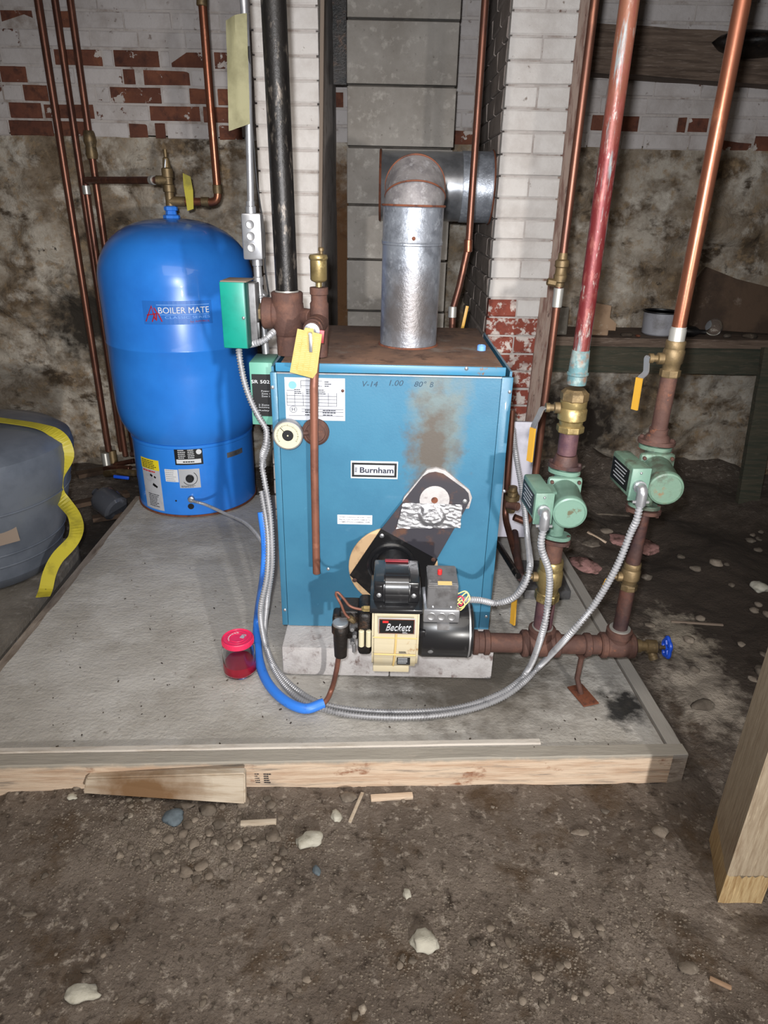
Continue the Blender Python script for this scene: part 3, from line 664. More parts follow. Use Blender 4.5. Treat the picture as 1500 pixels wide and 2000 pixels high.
lathe('port_hole', [(.009, 0), (.009, .001)], (hs.x, YB-.017, hs.z), 'rust_ring', ip, (0, -1, 0), 16)
for x, y in ((907, 975), (746, 1042), (693, 1128), (846, 1088), (719, 1163)):
    P = PY(x, y, YB); screw((P.x, YB-.0145, P.z), .0065, 'steel' if x > 900 or x == 746 else 'rust_iron', bo)
# foil tape: crumpled sheet with real relief
bm = bmesh.new(); n1, n2_ = 44, 26; G = []
cor = [PY(787, 977, YB), PY(902, 980, YB), PY(898, 1025, YB), PY(774, 1027, YB)]
for i in range(n1+1):
    row = []
    for j in range(n2_+1):
        u_, v_ = i/n1, j/n2_; p = (cor[0]*(1-u_)+cor[1]*u_)*(1-v_)+(cor[3]*(1-u_)+cor[2]*u_)*v_
        dd = math.hypot((p.x-PY(843, 1001, YB).x)/.037, (p.z-PY(843, 1001, YB).z)/.031)
        b_ = .007*max(0, 1-max(0, dd-.75)*4) if dd > .75 else .007
        cr = .0032*noise.noise(V((p.x*70, p.z*38, 1)))+.0022*noise.noise(V((p.x*40+p.z*160, p.z*60, 4)))
        row.append(bm.verts.new((p.x+.002*noise.noise(p*80), YB-.0185-b_-abs(cr), p.z+.002*noise.noise(p*70+V((5, 0, 0))))))
    G.append(row)
for i in range(n1):
    for j in range(n2_): bm.faces.new((G[i][j], G[i+1][j], G[i+1][j+1], G[i][j+1]))
bmesh.ops.recalc_face_normals(bm, faces=bm.faces)
r_ = bmesh.ops.extrude_face_region(bm, geom=list(bm.faces))
for g in r_['geom']:
    if isinstance(g, bmesh.types.BMVert): g.co.y += .0014
bmesh.ops.recalc_face_normals(bm, faces=bm.faces)
make('foil_tape', bm, 'foil', ip, True, 'crumpled silver foil tape')
# small blue plastic cap left on top
P = PZ(940, 684, BT); cp = lathe('blue_bung', [(.012, 0), (.012, .012), (.010, .014), (.009, .009), (.001, .009)], (P.x, P.y, BT), 'light_blue', None, (0, 0, 1), 18)
tag(cp, 'small pale blue plastic bung lying on the boiler top', 'bung')

# ================================================================== OIL BURNER
YH = 1.38
ob = thing('oil_burner', 'cream and black oil burner bolted to the front of the blue boiler', 'burner', (.03, 1.5, .25))
def hz(y, Y): return PY(770, y, Y).z
hx0, hx1 = PY(726, 1250, YH).x, PY(818, 1250, YH).x; hb, ht = hz(1320, YH), hz(1196, YH)
# housing: rounded drum body
yc = YH+.075
bm = bmesh.new(); prof = []
Hh = (ht-hb); zc_ = (ht+hb)/2
pp = [(YH+.018, hb+.02), (YH+.004, hb+.05), (YH, zc_), (YH+.004, ht-.035), (YH+.010, ht-.004), (YH+.16, ht-.004), (YH+.165, zc_), (YH+.14, hb+.03), (YH+.11, hb), (YH+.04, hb)]
add_prism(bm, [(hx0, y, z) for y, z in pp], (hx1-hx0, 0, 0)); bmesh.ops.bevel(bm, geom=list(bm.edges), offset=.006, segments=3, affect='EDGES')
make('housing', bm, 'cream', ob, True)
hxc = (hx0+hx1)/2
tube('seam', [(hxc+.002, YH+.002, hz(1232, YH)), (hxc+.001, YH-.001, zc_), (hxc-.001, YH+.003, hb+.05), (hxc-.003, YH+.019, hb+.018)], .0028, 'tan', ob, 8)
tube('seam', [(hx0+.006, YH-.0005, hz(1278, YH)), (hx1-.006, YH-.0005, hz(1279, YH))], .002, 'tan', ob, 8)
tube('seam', [(hx0+.004, YH+.001, hz(1246, YH)), (hx1-.004, YH+.001, hz(1247, YH))], .0018, 'tan', ob, 8)
box('housing_foot', (hxc-.008, YH+.07, hb-.006), (hx1-hx0-.022, .07, .02), 'cream', ob, (0, 0, 0), .003)
# name plate
P = PY(775, 1224, YH-.006); nw, nh = msz(72, P), msz(36, P)
lb = box('name_plate', (P.x, YH-.0035, P.z), (nw, .003, nh), 'silver_label', ob, (0, 0, 0), .0008, label='black name plate with a pale border')
box('plate_border', (P.x, YH-.0052, P.z), (nw-.003, .0008, nh-.003), 'rust_ring', lb)
box('plate_field', (P.x, YH-.0058, P.z), (nw-.007, .0008, nh-.007), 'black', lb)
text('plate_lettering', 'Beckett', (P.x+.004, YH-.0062, P.z-.002), nw-.026, .021, 'silver_label', lb, .45, .0006, .012)
box('plate_flash', (P.x-nw/2+.017, YH-.0063, P.z+nh/2-.009), (.014, .0006, .006), 'red', lb)
print_bars('plate_print', (P.x+.022, YH-.0062, P.z-nh/2+.006), .016, .006, 2, 'silver_label', lb, .0005)
P = PY(788, 1292, YH); q = box('data_sticker', (P.x, YH+.004, P.z), (msz(26, P), .0016, msz(18, P)), 'black', ob, (math.radians(-8), 0, 0))
print_bars('sticker_print', (P.x, YH+.0029, P.z), msz(22, P), msz(15, P), 4, 'silver_label', q, .0008, 1, .9, 6)
P = PY(788, 1274, YH); print_bars('burner_print', (P.x, YH-.0008, P.z), msz(18, P), msz(5, P), 2, 'ink', ob, .0007, 1, .95, 8)
# air tube to the boiler
cyl('air_tube', (rg.x, YH+.15, .405), (rg.x, YB-.023, .415), .052, 'black_paint', ob, 32)
# igniter transformer on hinged plate
tz0, tz1 = hz(1196, YH+.01), hz(1120, YH+.06)
box('hinge_plate', (hxc, YH+.078, ht+.004), (hx1-hx0+.012, .165, .012), 'black_paint', ob, (0, 0, 0), .003)
tr = box('transformer', (hxc, YH+.085, ht+.038), (hx1-hx0-.004, .115, .056), 'black_paint', ob, (0, 0, 0), .005)
bm = bmesh.new(); tw = .064
add_prism(bm, [(hxc-tw/2+.001, y, z) for y, z in ((YH+.018, ht+.012), (YH+.014, ht+.040), (YH+.026, ht+.066), (YH+.045, ht+.079), (YH+.12, ht+.079), (YH+.145, ht+.06), (YH+.15, ht+.012))], (tw, 0, 0))
bmesh.ops.bevel(bm, geom=list(bm.edges), offset=.004, segments=3, affect='EDGES'); make('transformer_core', bm, 'black_paint', tr, True)
box('red_stripe', (hxc, YH+.11, ht+.0805), (tw-.006, .012, .003), 'dark_red', tr, (0, 0, 0), .001)
for sx in (-1, 1):
    screw((hxc+sx*(tw/2+.010), YH+.0275, ht+.03), .006, 'steel', tr)
    box('bracket', (hxc+sx*(tw/2+.011), YH+.035, ht+.05), (.018, .02, .014), 'black_paint', tr, (0, 0, 0), .002)
# control box
cx0, cx1 = PY(836, 1140, YH+.03).x, PY(896, 1140, YH+.03).x; cz0 = hz(1187, YH+.03)
jz0 = hz(1217, YH+.02)
jb = box('junction_box', ((cx0+cx1)/2, YH+.08, (jz0+cz0)/2), (cx1-cx0+.016, .11, cz0-jz0), 'bright_steel', ob, (0, 0, 0), .004, label='galvanised junction box')
for k in (-1, 0, 1): lathe('knockout', [(.0105, 0), (.0105, .0008), (.0095, .0012), (.0085, .0006), (.0003, .0006)], ((cx0+cx1)/2+k*.025, YH+.025, (jz0+cz0)/2), 'steel', jb, (0, -1, 0), 20)
bm = bmesh.new(); ctop = hz(1110, YH+.11)
cbm = add_prism(bmesh.new(), [((cx0), y, z) for y, z in ((YH+.028, cz0), (YH+.028, cz0+.062), (YH+.034, cz0+.068), (YH+.115, cz0+.073), (YH+.122, cz0+.068), (YH+.122, cz0))], (cx1-cx0, 0, 0))
bmesh.ops.bevel(cbm, geom=list(cbm.edges), offset=.0025, segments=2, affect='EDGES')
cb = make('control_box', cbm, 'grey_box', ob, True, 'grey primary control box with a red reset button')
cyl('reset_button', ((cx0+cx1)/2-.006, YH+.075, cz0+.070), ((cx0+cx1)/2-.006, YH+.075, cz0+.084), .0058, 'red', cb, 14)
box('box_tag', ((cx0+cx1)/2+.004, YH+.0345, cz0+.0695), (.034, .012, .002), 'tan', cb, (math.radians(10), 0, 0))
for s_ in (-1, 1): screw(((cx0+cx1)/2+s_*.022, YH+.0275, cz0+.006), .004, 'bright_steel', cb)
# loose wires
for k, (a, m_) in enumerate((((.010, -.004, .018), 'wire_yellow'), ((.020, -.008, .030), 'wire_yellow'), ((.006, -.002, .010), 'pink_red'), ((.016, -.004, .014), 'wire_yellow'))):
    x0 = cx1+.001; y0 = YH+.045; z0_ = cz0+.004+k*.010
    tube('wire', catmull([(x0, y0, z0_), (x0+a[0], y0-.010, z0_+a[2]), (x0+a[0]+.008, y0-.014, z0_+a[2]*.4), (x0+.010, y0-.006, z0_-.012-.004*k), (x0+.002, y0, z0_-.014)], .004), .0016, m_, cb, 8)
# motor
mr = msz(57, PY(870, 1247, 1.42)); mz = PY(870, 1247, 1.42+.0).z; mx0, mx1 = hx1-.002, PY(922, 1247, 1.43).x; my = YH+.012+mr
mo = lathe('motor', [(mr*.8, 0), (mr*.95, .006), (mr, .014), (mr, mx1-mx0-.010), (mr-.002, mx1-mx0-.002), (mr-.006, mx1-mx0)], (mx0, my, mz), 'black_paint', ob, (1, 0, 0), 48)
lathe('end_cap', [(mr+.001, 0), (mr+.001, .004)], (mx1-.012, my, mz), 'steel', mo, (1, 0, 0), 48)
box('motor_bracket', (mx0+.010, my-mr+.008, mz+.03), (.018, .014, .016), 'black_paint', mo, (0, 0, 0), .002)
P = PY(841, 1275, my-mr); screw((P.x, my-mr*.93, P.z), .007, 'steel', mo, (0, -.9, -.35))
box('scratch_label', (mx0+.062, my-mr*.80, mz+mr*.62), (.03, .002, .02), 'grey_box', mo, (math.radians(-50), 0, 0))
# pump side
pf = box('fan_housing', (hx0-.018, YH+.075, zc_+.008), (.036, .10, .125), 'oily_black', ob, (0, 0, 0), .012, 3)
for k in range(2):
    cyl('intake_slot', (hx0-.008-.018*k, YH+.0235, hz(1275, YH)), (hx0-.008-.018*k, YH+.0235, hz(1243, YH)), .0072, 'ivory', pf, 12, bev=.006)
pu = box('fuel_pump', (hx0-.058, YH+.095, zc_+.012), (.05, .07, .085), 'oily_black', ob, (0, 0, 0), .006, 3)
px_ = PY(665, 1235, YH+.04)
lathe('filter_bowl', [(.016, -.07), (.018, -.02), (.018, 0), (.022, .003), (.022, .022), (.019, .026), (.001, .027)], (px_.x, YH+.04, px_.z), 'oily_black', pu, (0, 0, 1), 24)
cyl('filter_cap', (px_.x, YH+.04, px_.z+.012), (px_.x, YH+.04, px_.z+.031), .020, 'steel', pu, 24)
lathe('flare_nut', [(.012, 0), (.012, .016), (.009, .022), (.008, .03)], (px_.x-.002, YH+.038, px_.z-.035), 'brass', pu, (0, 0, -1), hexn=6)
for a in ((.030, -.01, .02), (.03, -.01, -.02), (.036, -.005, 0)): cyl('pump_bolt', (px_.x+a[0], YH+.04, px_.z+a[2]), (px_.x+a[0], YH+.02, px_.z+a[2]), .006, 'steel', pu, hexn=6)
box('pump_body', (px_.x+.002, YH+.082, px_.z+.008), (.048, .05, .05), 'oily_black', pu, (0, 0, 0), .008, 3)
cyl('pump_shaft', (px_.x+.02, YH+.07, px_.z+.0), (hx0-.02, YH+.07, px_.z), .02, 'oily_black', pu)
cyl('bleed_port', (px_.x+.034, YH+.035, px_.z-.03), (px_.x+.034, YH+.035, px_.z-.056), .0045, 'steel', pu, 10)
# copper nozzle line
a = PY(676, 1212, YH+.06); b = PY(658, 1158, YH+.075); b2 = PY(664, 1156, YH+.08); e = PY(722, 1189, YH+.05)
tube('oil_line', catmull([PY(688, 1212, YH+.03), PY(674, 1199, YH+.03), PY(666, 1180, YH+.03), PY(656, 1161, YH+.03), PY(660, 1157, YH+.03), PY(672, 1170, YH+.03), PY(684, 1184, YH+.03), PY(704, 1190, YH+.025), PY(722, 1189, YH+.025), PY(734, 1189, YH+.04)], .006), .0034, 'matte_copper', ob, 10)
lathe('line_fitting', [(.008, 0), (.008, .014), (.006, .02)], PY(682, 1206, YH+.03), 'dull_brass', ob, (.6, .2, -.75), hexn=6)
lathe('line_fitting', [(.008, 0), (.008, .014), (.005, .02)], PY(722, 1189, YH+.025), 'brass', ob, (-1, 0, 0), hexn=6)

# ================================================================== STOVE PIPE
fx = PZ(797, 682, BT).x; FR = .079
P0 = PY(797, 668, 1.95); P1 = PY(808, 400, 1.95); fxb, fxt = P0.x, P1.x; FZ = 1.372
sp_ = thing('stove_pipe', 'grey galvanised stove pipe rising from the boiler and elbowing into the chimney', 'pipe', (fxb, 1.95, BT))
zs1 = PY(800, 478, 1.87).z; zs2 = PY(800, 402, 1.87).z
lathe('lower_pipe', [(FR*1.01, .0), (FR, .01), (FR, zs1-BT-.006), (FR+.002, zs1-BT-.004), (FR+.002, zs1-BT)], (fxb, 1.95, BT+.001), 'galvanised', sp_, (fxt-fxb, 0, P1.z-P0.z), 48)
ax_ = V((fxt-fxb, 0, P1.z-P0.z)).normalized(); at = lambda z: V((fxb, 1.95, BT))+ax_*((z-BT)/ax_.z)
lathe('upper_pipe', [(FR+.0015, 0), (FR+.003, .004), (FR+.0005, .010), (FR+.0005, zs2-zs1-.004), (FR+.004, zs2-zs1-.002), (FR+.004, zs2-zs1+.002)], at(zs1), 'galvanised', sp_, ax_, 48)
lathe('seam_ring', [(FR+.0045, 0), (FR+.0055, .002), (FR+.0045, .005)], at(zs2-.002), 'rust_ring', sp_, ax_, 48)
lathe('base_ring', [(FR+.006, 0), (FR+.004, .004)], (fxb, 1.95, BT+.0005), 'rust_ring', sp_, (0, 0, 1), 48)
screw(PY(808, 466, 1.95-FR-.0015), .005, 'rust_ring', sp_)
# gored elbow turning towards the back: 4 mitred gores
def gore(name, cts, r, m, beads=True):
    for k in range(len(cts)-1):
        bm = bmesh.new(); R_ = []
        for q in (0, 1):
            c, n = cts[k+q]; n = V(n).normalized(); T = V((1, 0, 0)); Bn = n.cross(T)
            d = (cts[k+1][0]-cts[k][0]).normalized(); s = 1/abs(n.dot(d))
            R_.append([bm.verts.new(c+T*r*math.cos(2*math.pi*i/48)+Bn*r*s*math.sin(2*math.pi*i/48)) for i in range(48)])
        for i in range(48): bm.faces.new((R_[0][i], R_[0][(i+1) % 48], R_[1][(i+1) % 48], R_[1][i]))
        bm.faces.new(R_[0]); bm.faces.new(list(reversed(R_[1]))); bmesh.ops.recalc_face_normals(bm, faces=bm.faces)
        g = make(name, bm, m, sp_, True)
        if beads and k:
            bm = bmesh.new(); c, n = cts[k]; n = V(n).normalized(); T = V((1, 0, 0)); Bn = n.cross(T); d = (cts[k+1][0]-cts[k][0]).normalized(); s = 1/abs(n.dot(d))
            add_tube(bm, [c+T*r*math.cos(2*math.pi*i/48)+Bn*r*s*math.sin(2*math.pi*i/48) for i in range(49)], .0022, 6); make('elbow_bead', bm, 'rust_ring', sp_, True)
e0_ = at(zs2); ex = e0_.x; 
cts = [(e0_, ax_)]; zb0 = e0_.z; Rb = FZ-zb0
# centres along a bend of radius Rb
for a in (25, 65): cts.append((V((ex+.003, 1.95+Rb*(1-math.cos(math.radians(a)))*1.25, zb0+Rb*math.sin(math.radians(a))*1.02)), (0, math.sin(math.radians(a)), math.cos(math.radians(a)))))
cts.append((V((ex+.003, 1.95+Rb*1.35, FZ)), (0, 1, 0)))
gore('elbow_gore', cts, FR-.001, 'dusty_galvanised')
RY = 2.75; RR = .115
lathe('rear_run', [(FR-.001, 0), (FR-.001, RY-1.95-Rb*1.35)], (ex+.003, 1.95+Rb*1.35-.001, FZ), 'dusty_galvanised', sp_, (0, 1, 0), 48)
zt_ = PY(905, 366, RY).z; xe = .361; xa = PY(741, 350, RY).x
lathe('horizontal_run', [(RR*.96, 0), (RR, .006), (RR, xe-xa-.11)], (xa, RY, zt_), 'smooth_galvanised', sp_, (1, 0, 0), 56)
lathe('end_collar', [(RR+.002, 0), (RR+.003, .003), (RR+.003, .104), (RR+.006, .105), (RR+.006, .1095)], (xe-.11, RY, zt_), 'galvanised', sp_, (1, 0, 0), 56)
lathe('end_ring', [(RR+.007, 0), (RR+.009, .003), (RR+.007, .006)], (xe-.003, RY, zt_), 'rust_ring', sp_, (1, 0, 0), 56)
lathe('rear_ring', [(RR+.002, 0), (RR+.005, .004), (RR+.002, .008)], (xa, RY, zt_), 'rust_ring', sp_, (1, 0, 0), 56)
# ================================================================== BLUE INDIRECT TANK
TX, TY = -.850, 2.87
tk_ = thing('water_tank', 'tall bright blue indirect water heater tank left of the boiler', 'tank', (TX, TY, SL))
def tz(y): return PY(355, y, TY).z
R0, R1 = .256, .301
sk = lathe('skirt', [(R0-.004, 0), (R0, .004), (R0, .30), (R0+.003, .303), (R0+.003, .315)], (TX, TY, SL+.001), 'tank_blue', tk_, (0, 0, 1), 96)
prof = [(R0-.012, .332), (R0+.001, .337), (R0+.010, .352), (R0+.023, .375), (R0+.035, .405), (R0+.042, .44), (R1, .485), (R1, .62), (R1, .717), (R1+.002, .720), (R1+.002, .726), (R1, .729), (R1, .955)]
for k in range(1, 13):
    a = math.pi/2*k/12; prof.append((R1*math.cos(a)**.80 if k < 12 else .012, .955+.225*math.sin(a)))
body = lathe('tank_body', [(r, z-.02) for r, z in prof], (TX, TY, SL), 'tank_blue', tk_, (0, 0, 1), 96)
lathe('base_rim', [(R0+.004, 0), (R0+.004, .008)], (TX, TY, SL+.0005), 'rust_ring', tk_, (0, 0, 1), 96)
TZ = SL+.99+.19-.02
lathe('top_nut', [(.020, 0), (.032, .004), (.032, .014), (.022, .018), (.020, .03), (.026, .032), (.026, .044), (.018, .048)], (TX+.002, TY-.0, TZ-.004), 'blue_plastic', tk_, hexn=8, label='pale blue plastic nut')
def cyl_rect(name, px0, py0, px1, py1, R, m, parent, th=.0008, lift=.0006, n=16, label=None):
    """a label wrapped on the upright tank, outline given by where it is seen"""
    def hit(px, py):
        d = ray(px, py); ox, oy = CAM.x-TX, CAM.y-TY; A = d.x**2+d.y**2; B = 2*(ox*d.x+oy*d.y); C = ox*ox+oy*oy-R*R
        t = (-B-math.sqrt(max(0, B*B-4*A*C)))/(2*A); p = CAM+d*t; return math.atan2(p.x-TX, -(p.y-TY)), p.z
    ym = (py0+py1)/2; a0 = hit(px0, ym)[0]; a1 = hit(px1, ym)[0]; z1 = hit((px0+px1)/2, py0)[1]; z0_ = hit((px0+px1)/2, py1)[1]
    bm = bmesh.new(); G = []
    for i in range(n+1):
        a = a0+(a1-a0)*i/n; G.append([bm.verts.new((TX+r*math.sin(a), TY-r*math.cos(a), z)) for r, z in ((R+lift, z0_), (R+lift+th, z0_), (R+lift+th, z1), (R+lift, z1))])
    for g0, g1 in zip(G, G[1:]):
        for k in range(4): bm.faces.new((g0[k], g0[(k+1) % 4], g1[(k+1) % 4], g1[k]))
    bm.faces.new(G[0]); bm.faces.new(list(reversed(G[-1]))); bmesh.ops.recalc_face_normals(bm, faces=bm.faces)
    return make(name, bm, m, parent, False, label), (a0, a1, z0_, z1)
def cyl_bars(name, box_, R, n, m, parent, cols=1, seed=1, lift=.0016, fill=.85):
    a0, a1, z0_, z1 = box_; rnd = random.Random(seed); bm = bmesh.new(); rh = (z1-z0_)/n
    for i in range(n):
        for k in range(cols):
            a = a0+(a1-a0)*(k+.06)/cols; ae = a0+(a1-a0)*(k+rnd.uniform(fill-.2, fill))/cols
            while a < ae:
                l = min(rnd.uniform(.08, .2)*(a1-a0)/cols**.5, ae-a); m_ = a+l/2
                add_box(bm, (TX+(R+lift)*math.sin(m_), TY-(R+lift)*math.cos(m_), z1-(i+.5)*rh), (l*.85*R, .0005, rh*.4), (0, 0, m_)); a += l
    return make(name, bm, m, parent)
# brand decal
def hitc(px, py, R):
    d = ray(px, py); ox, oy = CAM.x-TX, CAM.y-TY; A = d.x**2+d.y**2; B = 2*(ox*d.x+oy*d.y); C = ox*ox+oy*oy-R*R
    t = (-B-math.sqrt(B*B-4*A*C))/(2*A); p = CAM+d*t; return math.atan2(p.x-TX, -(p.y-TY)), p.z
dc, db = cyl_rect('brand_decal', 280, 588, 414, 634, R1, 'tank_blue_edge', tk_)
def ctext(nm, s, px0, py0, px1, py1, m, parent, R=R1, **kw):
    a0, z1 = hitc(px0, (py0+py1)/2, R); a1, _ = hitc(px1, (py0+py1)/2, R); z1 = hitc((px0+px1)/2, py0, R)[1]; z0_ = hitc((px0+px1)/2, py1, R)[1]
    return text(nm, s, (0, 0, (z0_+z1)/2), (a1-a0)*R, z1-z0_, m, parent, curve=(TX, TY, R+.0016, (a0+a1)/2), **kw)
ctext('decal_lettering', 'BOILER MATE', 309, 600, 408, 612, 'white', dc)
ctext('decal_lettering', 'CLASSIC SERIES', 322, 617, 410, 622, 'light_blue', dc)
ctext('decal_lettering', 'by AMTROL', 372, 625, 410, 630, 'dark_red', dc)
_, b1 = cyl_rect('decal_line', 305, 595, 408, 596.2, R1, 'light_blue', dc, .0004, .0016); cyl_rect('decal_line', 309, 614, 408, 615, R1, 'light_blue', dc, .0004, .0016)
def on_c(px, py, R, l=.002):
    a, z = hitc(px, py, R); return V((TX+(R+l)*math.sin(a), TY-(R+l)*math.cos(a), z))
for pts_ in ([(286, 627), (296, 597), (304, 624)], [(288, 615), (303, 613)], [(298, 628), (303, 612), (309, 612), (317, 628)], [(306, 613), (306, 626)], [(301, 601), (308, 612)]):
    tube('decal_mark', [on_c(x, y, R1, .0012) for x, y in pts_], .0058, 'red', dc, 8, 0, .35)
# lower labels
l1, b = cyl_rect('data_plate', 341, 874, 396, 908, R0, 'black', tk_); a0, a1, z0_, z1 = b
cyl_bars('plate_text', (a0+.1*(a1-a0), a0+.8*(a1-a0), z0_+.36*(z1-z0_), z1-.1*(z1-z0_)), R0, 5, 'white', l1, 2, 3)
cyl_rect('plate_panel', 345, 897, 393, 905, R0, 'white', l1, .0005, .0015); cyl_bars('bar_code', (a0+.25*(a1-a0), a1-.25*(a1-a0), z0_+.1*(z1-z0_), z0_+.26*(z1-z0_)), R0, 1, 'black', l1, 1, 5, .0022, .95)
P = on_c(388, 882, R0, .0014); a = hitc(388, 882, R0)[0]; lathe('round_seal', [(.011, 0), (.011, .0005)], P, 'white', l1, (math.sin(a), -math.cos(a), 0), 20)
l2, b = cyl_rect('dial_plate', 350, 916, 391, 953, R0, 'silver_label', tk_)
a, z = hitc(371, 934, R0); ax2 = V((math.sin(a), -math.cos(a), 0)); P = on_c(371, 934, R0, .0014)
lathe('thermostat_knob', [(.017, 0), (.016, .010), (.013, .013), (.001, .013)], P, 'black', l2, ax2, 24)
_, u_, v_ = basis(ax2); tube('dial_arc', [P+(u_*math.cos(t)+v_*math.sin(t))*.030 for t in [math.radians(30+q*12) for q in range(18)]], .0028, 'black', l2, 6, 0, .4)
cyl_bars('dial_print', (b[0], b[1], b[2]+.002, b[2]+.012), R0, 2, 'ink', l2, 1, 9)
l3, b = cyl_rect('white_label', 323, 917, 348, 941, R0, 'white', tk_); cyl_bars('label_text', b, R0, 6, 'silver_label', l3, 1, 11)
l4, b = cyl_rect('warning_label', 283, 898, 315, 992, R0, 'white_paper', tk_, label='tall white and yellow warning label'); a0, a1, z0_, z1 = b
H_ = z1-z0_
def sub_(f0, f1, g0, g1, m, nm): 
    bm = bmesh.new(); G = []
    for i in range(9):
        a = a0+(a1-a0)*(g0+(g1-g0)*i/8); G.append([bm.verts.new((TX+r*math.sin(a), TY-r*math.cos(a), z)) for r, z in ((R0+.0013, z1-f1*H_), (R0+.002, z1-f1*H_), (R0+.002, z1-f0*H_), (R0+.0013, z1-f0*H_))])
    for q0, q1 in zip(G, G[1:]):
        for k in range(4): bm.faces.new((q0[k], q0[(k+1) % 4], q1[(k+1) % 4], q1[k]))
    bmesh.ops.recalc_face_normals(bm, faces=bm.faces); return make(nm, bm, m, l4)
sub_(0, .20, 0, 1, 'label_yellow', 'yellow_band')
cyl_bars('warning_text', (a0, a1, z1-.19*H_, z1-.02*H_), R0, 5, 'ink', l4, 1, 13, .0024, .9)
cyl_bars('red_text', (a0, a1, z1-.27*H_, z1-.21*H_), R0, 1, 'red', l4, 1, 14, .0018, .95)
cyl_bars('warning_text', (a0+.08, a1, z1-.95*H_, z1-.68*H_), R0, 8, 'ink', l4, 1, 15, .0018, .8)
for px, py, s in ((296, 928, .010), (303, 932, .008), (302, 947, .012), (306, 950, .010)):
    P = on_c(px, py, R0, .0016); a = hitc(px, py, R0)[0]; box('hand_drawing', P, (s*1.3, .0006, s), 'black', l4, (0, .5, a))
cyl_rect('maker_plate', 443, 880, 473, 890, R0, 'grey_box', tk_)
P = on_c(373, 989, R0, .0002); a = hitc(373, 989, R0)[0]; lathe('vent_hole', [(.013, 0), (.013, .0008)], P, 'black', tk_, (math.sin(a), -math.cos(a), 0), 24)
P = on_c(344, 978, R0, .0002); lathe('vent_hole', [(.004, 0), (.004, .0008)], P, 'black', tk_, (math.sin(a), -math.cos(a), 0), 12)
c1_, c1b = cyl_rect('access_cover', 318, 911, 432, 955, R0, 'tank_blue', tk_, .0008, .0); 
# cable into the tank
P = on_c(374, 973, R0, .0); a = hitc(374, 973, R0)[0]; n_ = V((math.sin(a), -math.cos(a), 0))
ex_ = P+n_*.004
tcb = tube('tank_cable', catmull([P-n_*.02, P+n_*.022, PY(400, 985, TY-R0-.06), PY(440, 1003, 2.36), PY(480, 1022, 2.1), PY(512, 1058, 1.80), PY(524, 1090, 1.73), PZ(522, 1170, SL+.07), PZ(500, 1232, SL+.0062)], .01), .0062, 'flex', None, 10, .006)
tag(tcb, 'thin armoured cable running from the blue tank base towards the boiler', 'cable')
lathe('cable_clamp', [(.013, 0), (.013, .018), (.009, .02)], P+n_*.001, 'steel', tk_, n_, 14)

# ---- brass fitting on the tank top with its pipes
tf = thing('relief_valve', 'brass relief valve fitting on top of the blue tank with a yellow tag', 'valve', (TX, TY, TZ+.04))
fxp = TX+.002; vz = lambda y: PY(352, y, TY).z
lathe('valve_body', [(.017, 0), (.017, .05), (.022, .052), (.022, .075), (.017, .078), (.017, .10), (.021, .102), (.021, .13), (.015, .135), (.012, .165), (.007, .17), (.007, .195)], (fxp, TY, TZ+.041), 'dull_brass', tf, (0, 0, 1), 20)
hv = PY(358, 352, TY); ho = PY(358, 396, TY)
cyl('side_port', (fxp, TY, hv.z-.002), (fxp-.045, TY, hv.z-.002), .017, 'dull_brass', tf)
cyl('side_port', (fxp, TY, ho.z+.004), (fxp+.06, TY, ho.z+.004), .018, 'dull_brass', tf)
box('test_lever', (fxp-.003, TY-.01, vz(326)), (.006, .012, .05), 'steel', tf, (0, .2, 0), .001)
bm = add_prism(bmesh.new(), [PY(x, y, TY-.03) for x, y in ((357, 338), (372, 345), (377, 372), (378, 408), (366, 412), (362, 385), (358, 360))], (0, .0014, 0)); make('valve_tag', bm, 'yellow_strap', tf, False, 'yellow paper tag')
# pipe from the left bundle across to the tank
pA = PY(70, 0, 3.30)
def vert(name, label, px, py_top, py_bot, Y, r, m='old_copper', group=None, grp=None, ends=True, zb=None):
    a = PY(px, py_top, Y); zt = CE-.001; z_b = zb if zb is not None else PY(px, py_bot, Y).z
    # plumb pipe
    t = thing(name, label, 'pipe', (a.x, Y, z_b), group); tube('pipe_run', [(a.x, Y, z_b), (a.x, Y, (z_b+zt)/2), (a.x, Y, zt)], r, m, t, 16)
    return t, a.x, z_b
t1, x1, _ = vert('copper_pipe', 'leftmost of the four vertical copper pipes beside the blue tank', 74, 0, 878, 3.30, .0155)
t2, x2, _ = vert('copper_pipe', 'second from left of the vertical copper pipes beside the blue tank', 107, 0, 878, 3.36, .0145)
t3, x3, _ = vert('copper_pipe', 'vertical copper pipe passing behind the horizontal elbowed one, nearest the tank', 137, 0, 885, 3.40, .0150)
lathe('corroded_joint', [(.022, 0), (.026, .02), (.022, .05), (.028, .07), (.024, .10), (.02, .11)], (x3, 3.40, PY(165, 310, 3.40).z), 'dull_brass', t3, (0, 0, 1), 14)
elb = PY(166, 352, 3.22); el2 = (fxp-.045, TY, hv.z-.002); gb = PY(243, 902, 3.22)
t4 = thing('copper_pipe', 'copper pipe elbowing from the tank relief valve down to the dirt', 'pipe', (elb.x, 3.22, .12))
tube('pipe_run', fillet([V(el2)+V((.004, 0, 0)), (elb.x, 3.22, elb.z), (elb.x, 3.22, .14)], .02), .0135, 'old_copper', t4, 16)
cyl('elbow_cup', (elb.x, 3.22, elb.z-.02), (elb.x, 3.22, elb.z-.055), .0165, 'solder', t4)
dd = (V((elb.x, 3.22, elb.z))-V(el2)).normalized(); cyl('valve_cup', V(el2)+dd*.012, V(el2)+dd*.036, .0165, 'solder', t4)
pE = PY(392, 0, 2.84); bE = PY(421, 388, 2.84)
t5 = thing('copper_pipe', 'bright copper pipe dropping from above to the tank top fitting on its right', 'pipe', (pE.x, 2.84, 1.3))
